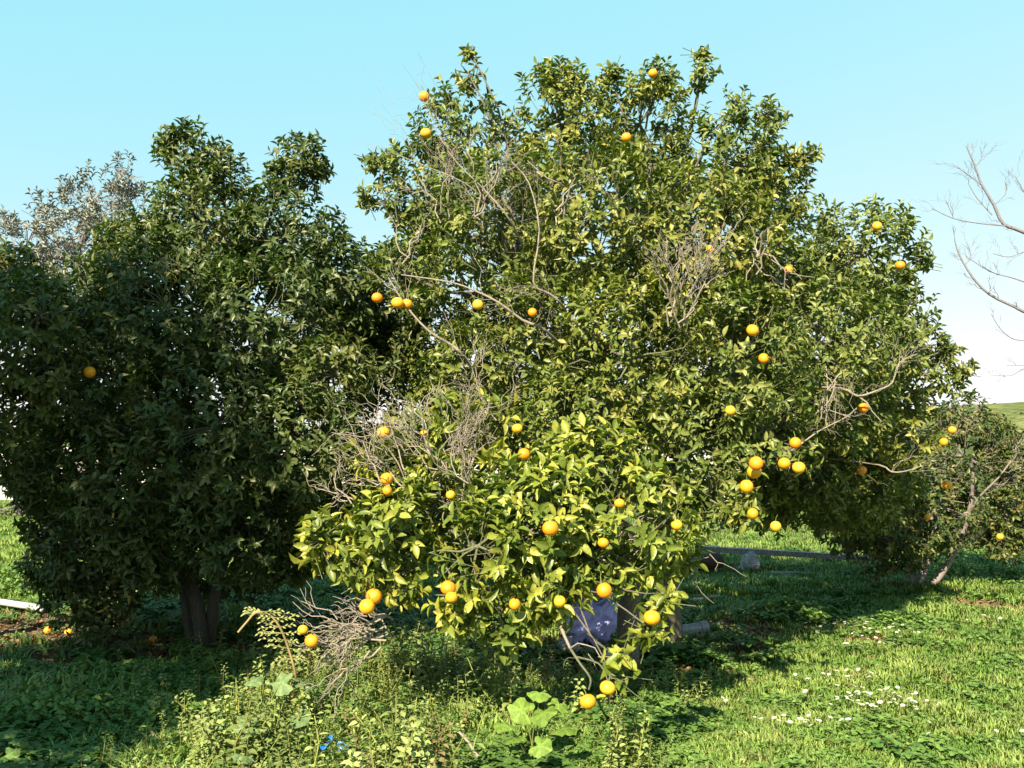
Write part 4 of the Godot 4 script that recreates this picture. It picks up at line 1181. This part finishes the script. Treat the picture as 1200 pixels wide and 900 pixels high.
func small_things() -> void:
	var rail := thing("wooden_rail", "long grey rail lying level on a pale block in the far shade", "rail", Vector3(1.884, 0.303, -11.700))
	var b := Buf.new()
	var span: Vector3 = Vector3(4.260, 0.165, -11.700) - Vector3(1.884, 0.303, -11.700)
	box(b, span * 0.5, Vector3(span.length(), 0.06, 0.09), Color.WHITE, Basis(Vector3(0, 0, 1), atan2(span.y, span.x)))
	part("beam", b.mesh(), M.plank, rail)
	var block := thing("stone_block", "pale broken stone block under the grey rail", "block", on_ground(Vector3(2.751, 0.044, -11.650)))
	var s := part("stone", lump(Vector3(0.12, 0.14, 0.1), 5, 0.35, 0.9), M.stone, block)
	s.position.y = 0.11
	var s2 := part("chip", lump(Vector3(0.07, 0.05, 0.07), 6, 0.3, 0.9), M.stone, block)
	s2.position = Vector3(-0.13, 0.04, 0.05)
	rod("dark_log", "thick dark log in shade at the end of the grey rail", "log", Vector3(1.802, 0.180, -11.200), Vector3(2.356, 0.171, -11.500), 0.1, 0.09, M.log, 3, 0.02, 0.12)
	rod("dead_branch", "pale fallen branch lying in the shaded grass below the rail", "branch", Vector3(2.890, 0.057, -11.200), Vector3(3.681, 0.025, -11.300), 0.03, 0.018, M.plank, 4, 0.03, 0.15)
	rod("dry_stick", "thin straight stick in the shaded grass behind the low tree's sprig", "stick", Vector3(1.622, 0.036, -9.600), Vector3(2.013, 0.037, -9.800), 0.014, 0.01, M.plank, 5, 0.01)
	rod("grey_pipe", "short grey pipe lying on the leaf litter behind the low tree", "pipe", on_ground(Vector3(1.178, 0.000, -7.982), 0.05), on_ground(Vector3(1.534, 0.000, -8.117), 0.05), 0.045, 0.045, M.pipe_grey, 6, 0.0, 0.0, true)
	rod("white_pipe", "white pipe lying along the edge of the bare earth", "pipe", on_ground(Vector3(-5.450, 0.000, -9.773), 0.07), on_ground(Vector3(-4.141, 0.000, -8.950), 0.06), 0.03, 0.03, M.pipe_white, 7, 0.0, 0.0, true)
	rod("dry_stick", "pale bent dry stalk leaning out of the weeds below the mallow", "stick", on_ground(Vector3(-0.039, 0.000, -4.612), 0.0), Vector3(-0.252, 0.185, -4.850), 0.009, 0.006, M.dead, 8, 0.03)
	var gs := rod("grass_stalk", "tall thin green grass stalk rising before the low tree", "stalk", on_ground(Vector3(-0.057, 0.000, -5.694)), Vector3(-0.034, 1.282, -5.000), 0.0045, 0.003, M.green_stem, 9, 0.008)
	var gl := Buf.new()
	for k in 4:
		leaf_into(gl, (Vector3(-0.034, 1.282, -5.000) - gs.position) * (0.2 + 0.2 * k), Vector3(0.5 if k % 2 else -0.5, 0.8, 0.2).normalized(), Vector3(0, 0.3, 1).normalized(), 0.13, 0.012, Color(0.14, 0.22, 0.06), 0.3, -0.4)
	part("blade", gl.mesh(), M.herb, gs)

	# crumpled bag
	var bag := thing("plastic_bag", "crumpled lavender blue plastic bag on the ground behind the trunk", "bag", on_ground(Vector3(0.525, 0.424, -6.900)))
	var bm := part("body", lump(Vector3(0.2, 0.17, 0.15), 12, 0.62, 1.25), M.bag, bag)
	bm.position.y = 0.36
	bm.rotation = Vector3(0.2, 0.4, 0.12)
	var top := part("knotted_top", lump(Vector3(0.12, 0.07, 0.09), 14, 0.6, 1.4), M.bag_dark, bag)
	top.position = Vector3(-0.02, 0.55, 0.02)
	var under := thing("stone_block", "whitish stone in the leaf litter below the blue bag", "block", on_ground(Vector3(0.419, 0.143, -7.300)))
	part("stone", lump(Vector3(0.09, 0.06, 0.07), 21, 0.3, 0.9), M.stone, under).position.y = 0.12
	var under2 := thing("stone_block", "pale upright stone at the foot of the low tree's trunk", "block", on_ground(Vector3(0.645, 0.233, -6.600)))
	part("stone", lump(Vector3(0.06, 0.1, 0.05), 22, 0.3, 0.9), M.stone, under2).position.y = 0.12
	# torn blue plastic in the weeds
	var torn := thing("plastic_scrap", "torn bright blue plastic scrap half buried in the weeds", "plastic", on_ground(Vector3(-0.949, 0.000, -5.030)))
	var r := RandomNumberGenerator.new()
	r.seed = 77
	for k in 5:
		var sb := Buf.new()
		var d := Vector3(r.randf_range(-1, 1), r.randf_range(0.1, 0.6), r.randf_range(-0.2, 0.6)).normalized()
		leaf_into(sb, Vector3.ZERO, d, (Vector3(0, 0.7, 0.7) + rnd_dir(r) * 0.6).normalized(), r.randf_range(0.035, 0.06), 0.03, Color.WHITE, 0.7, -0.6)
		part("strip", sb.mesh(), M.blue, torn).position = Vector3(r.randf_range(-0.07, 0.1), 0.1 + r.randf_range(-0.03, 0.05), r.randf_range(0.0, 0.1))
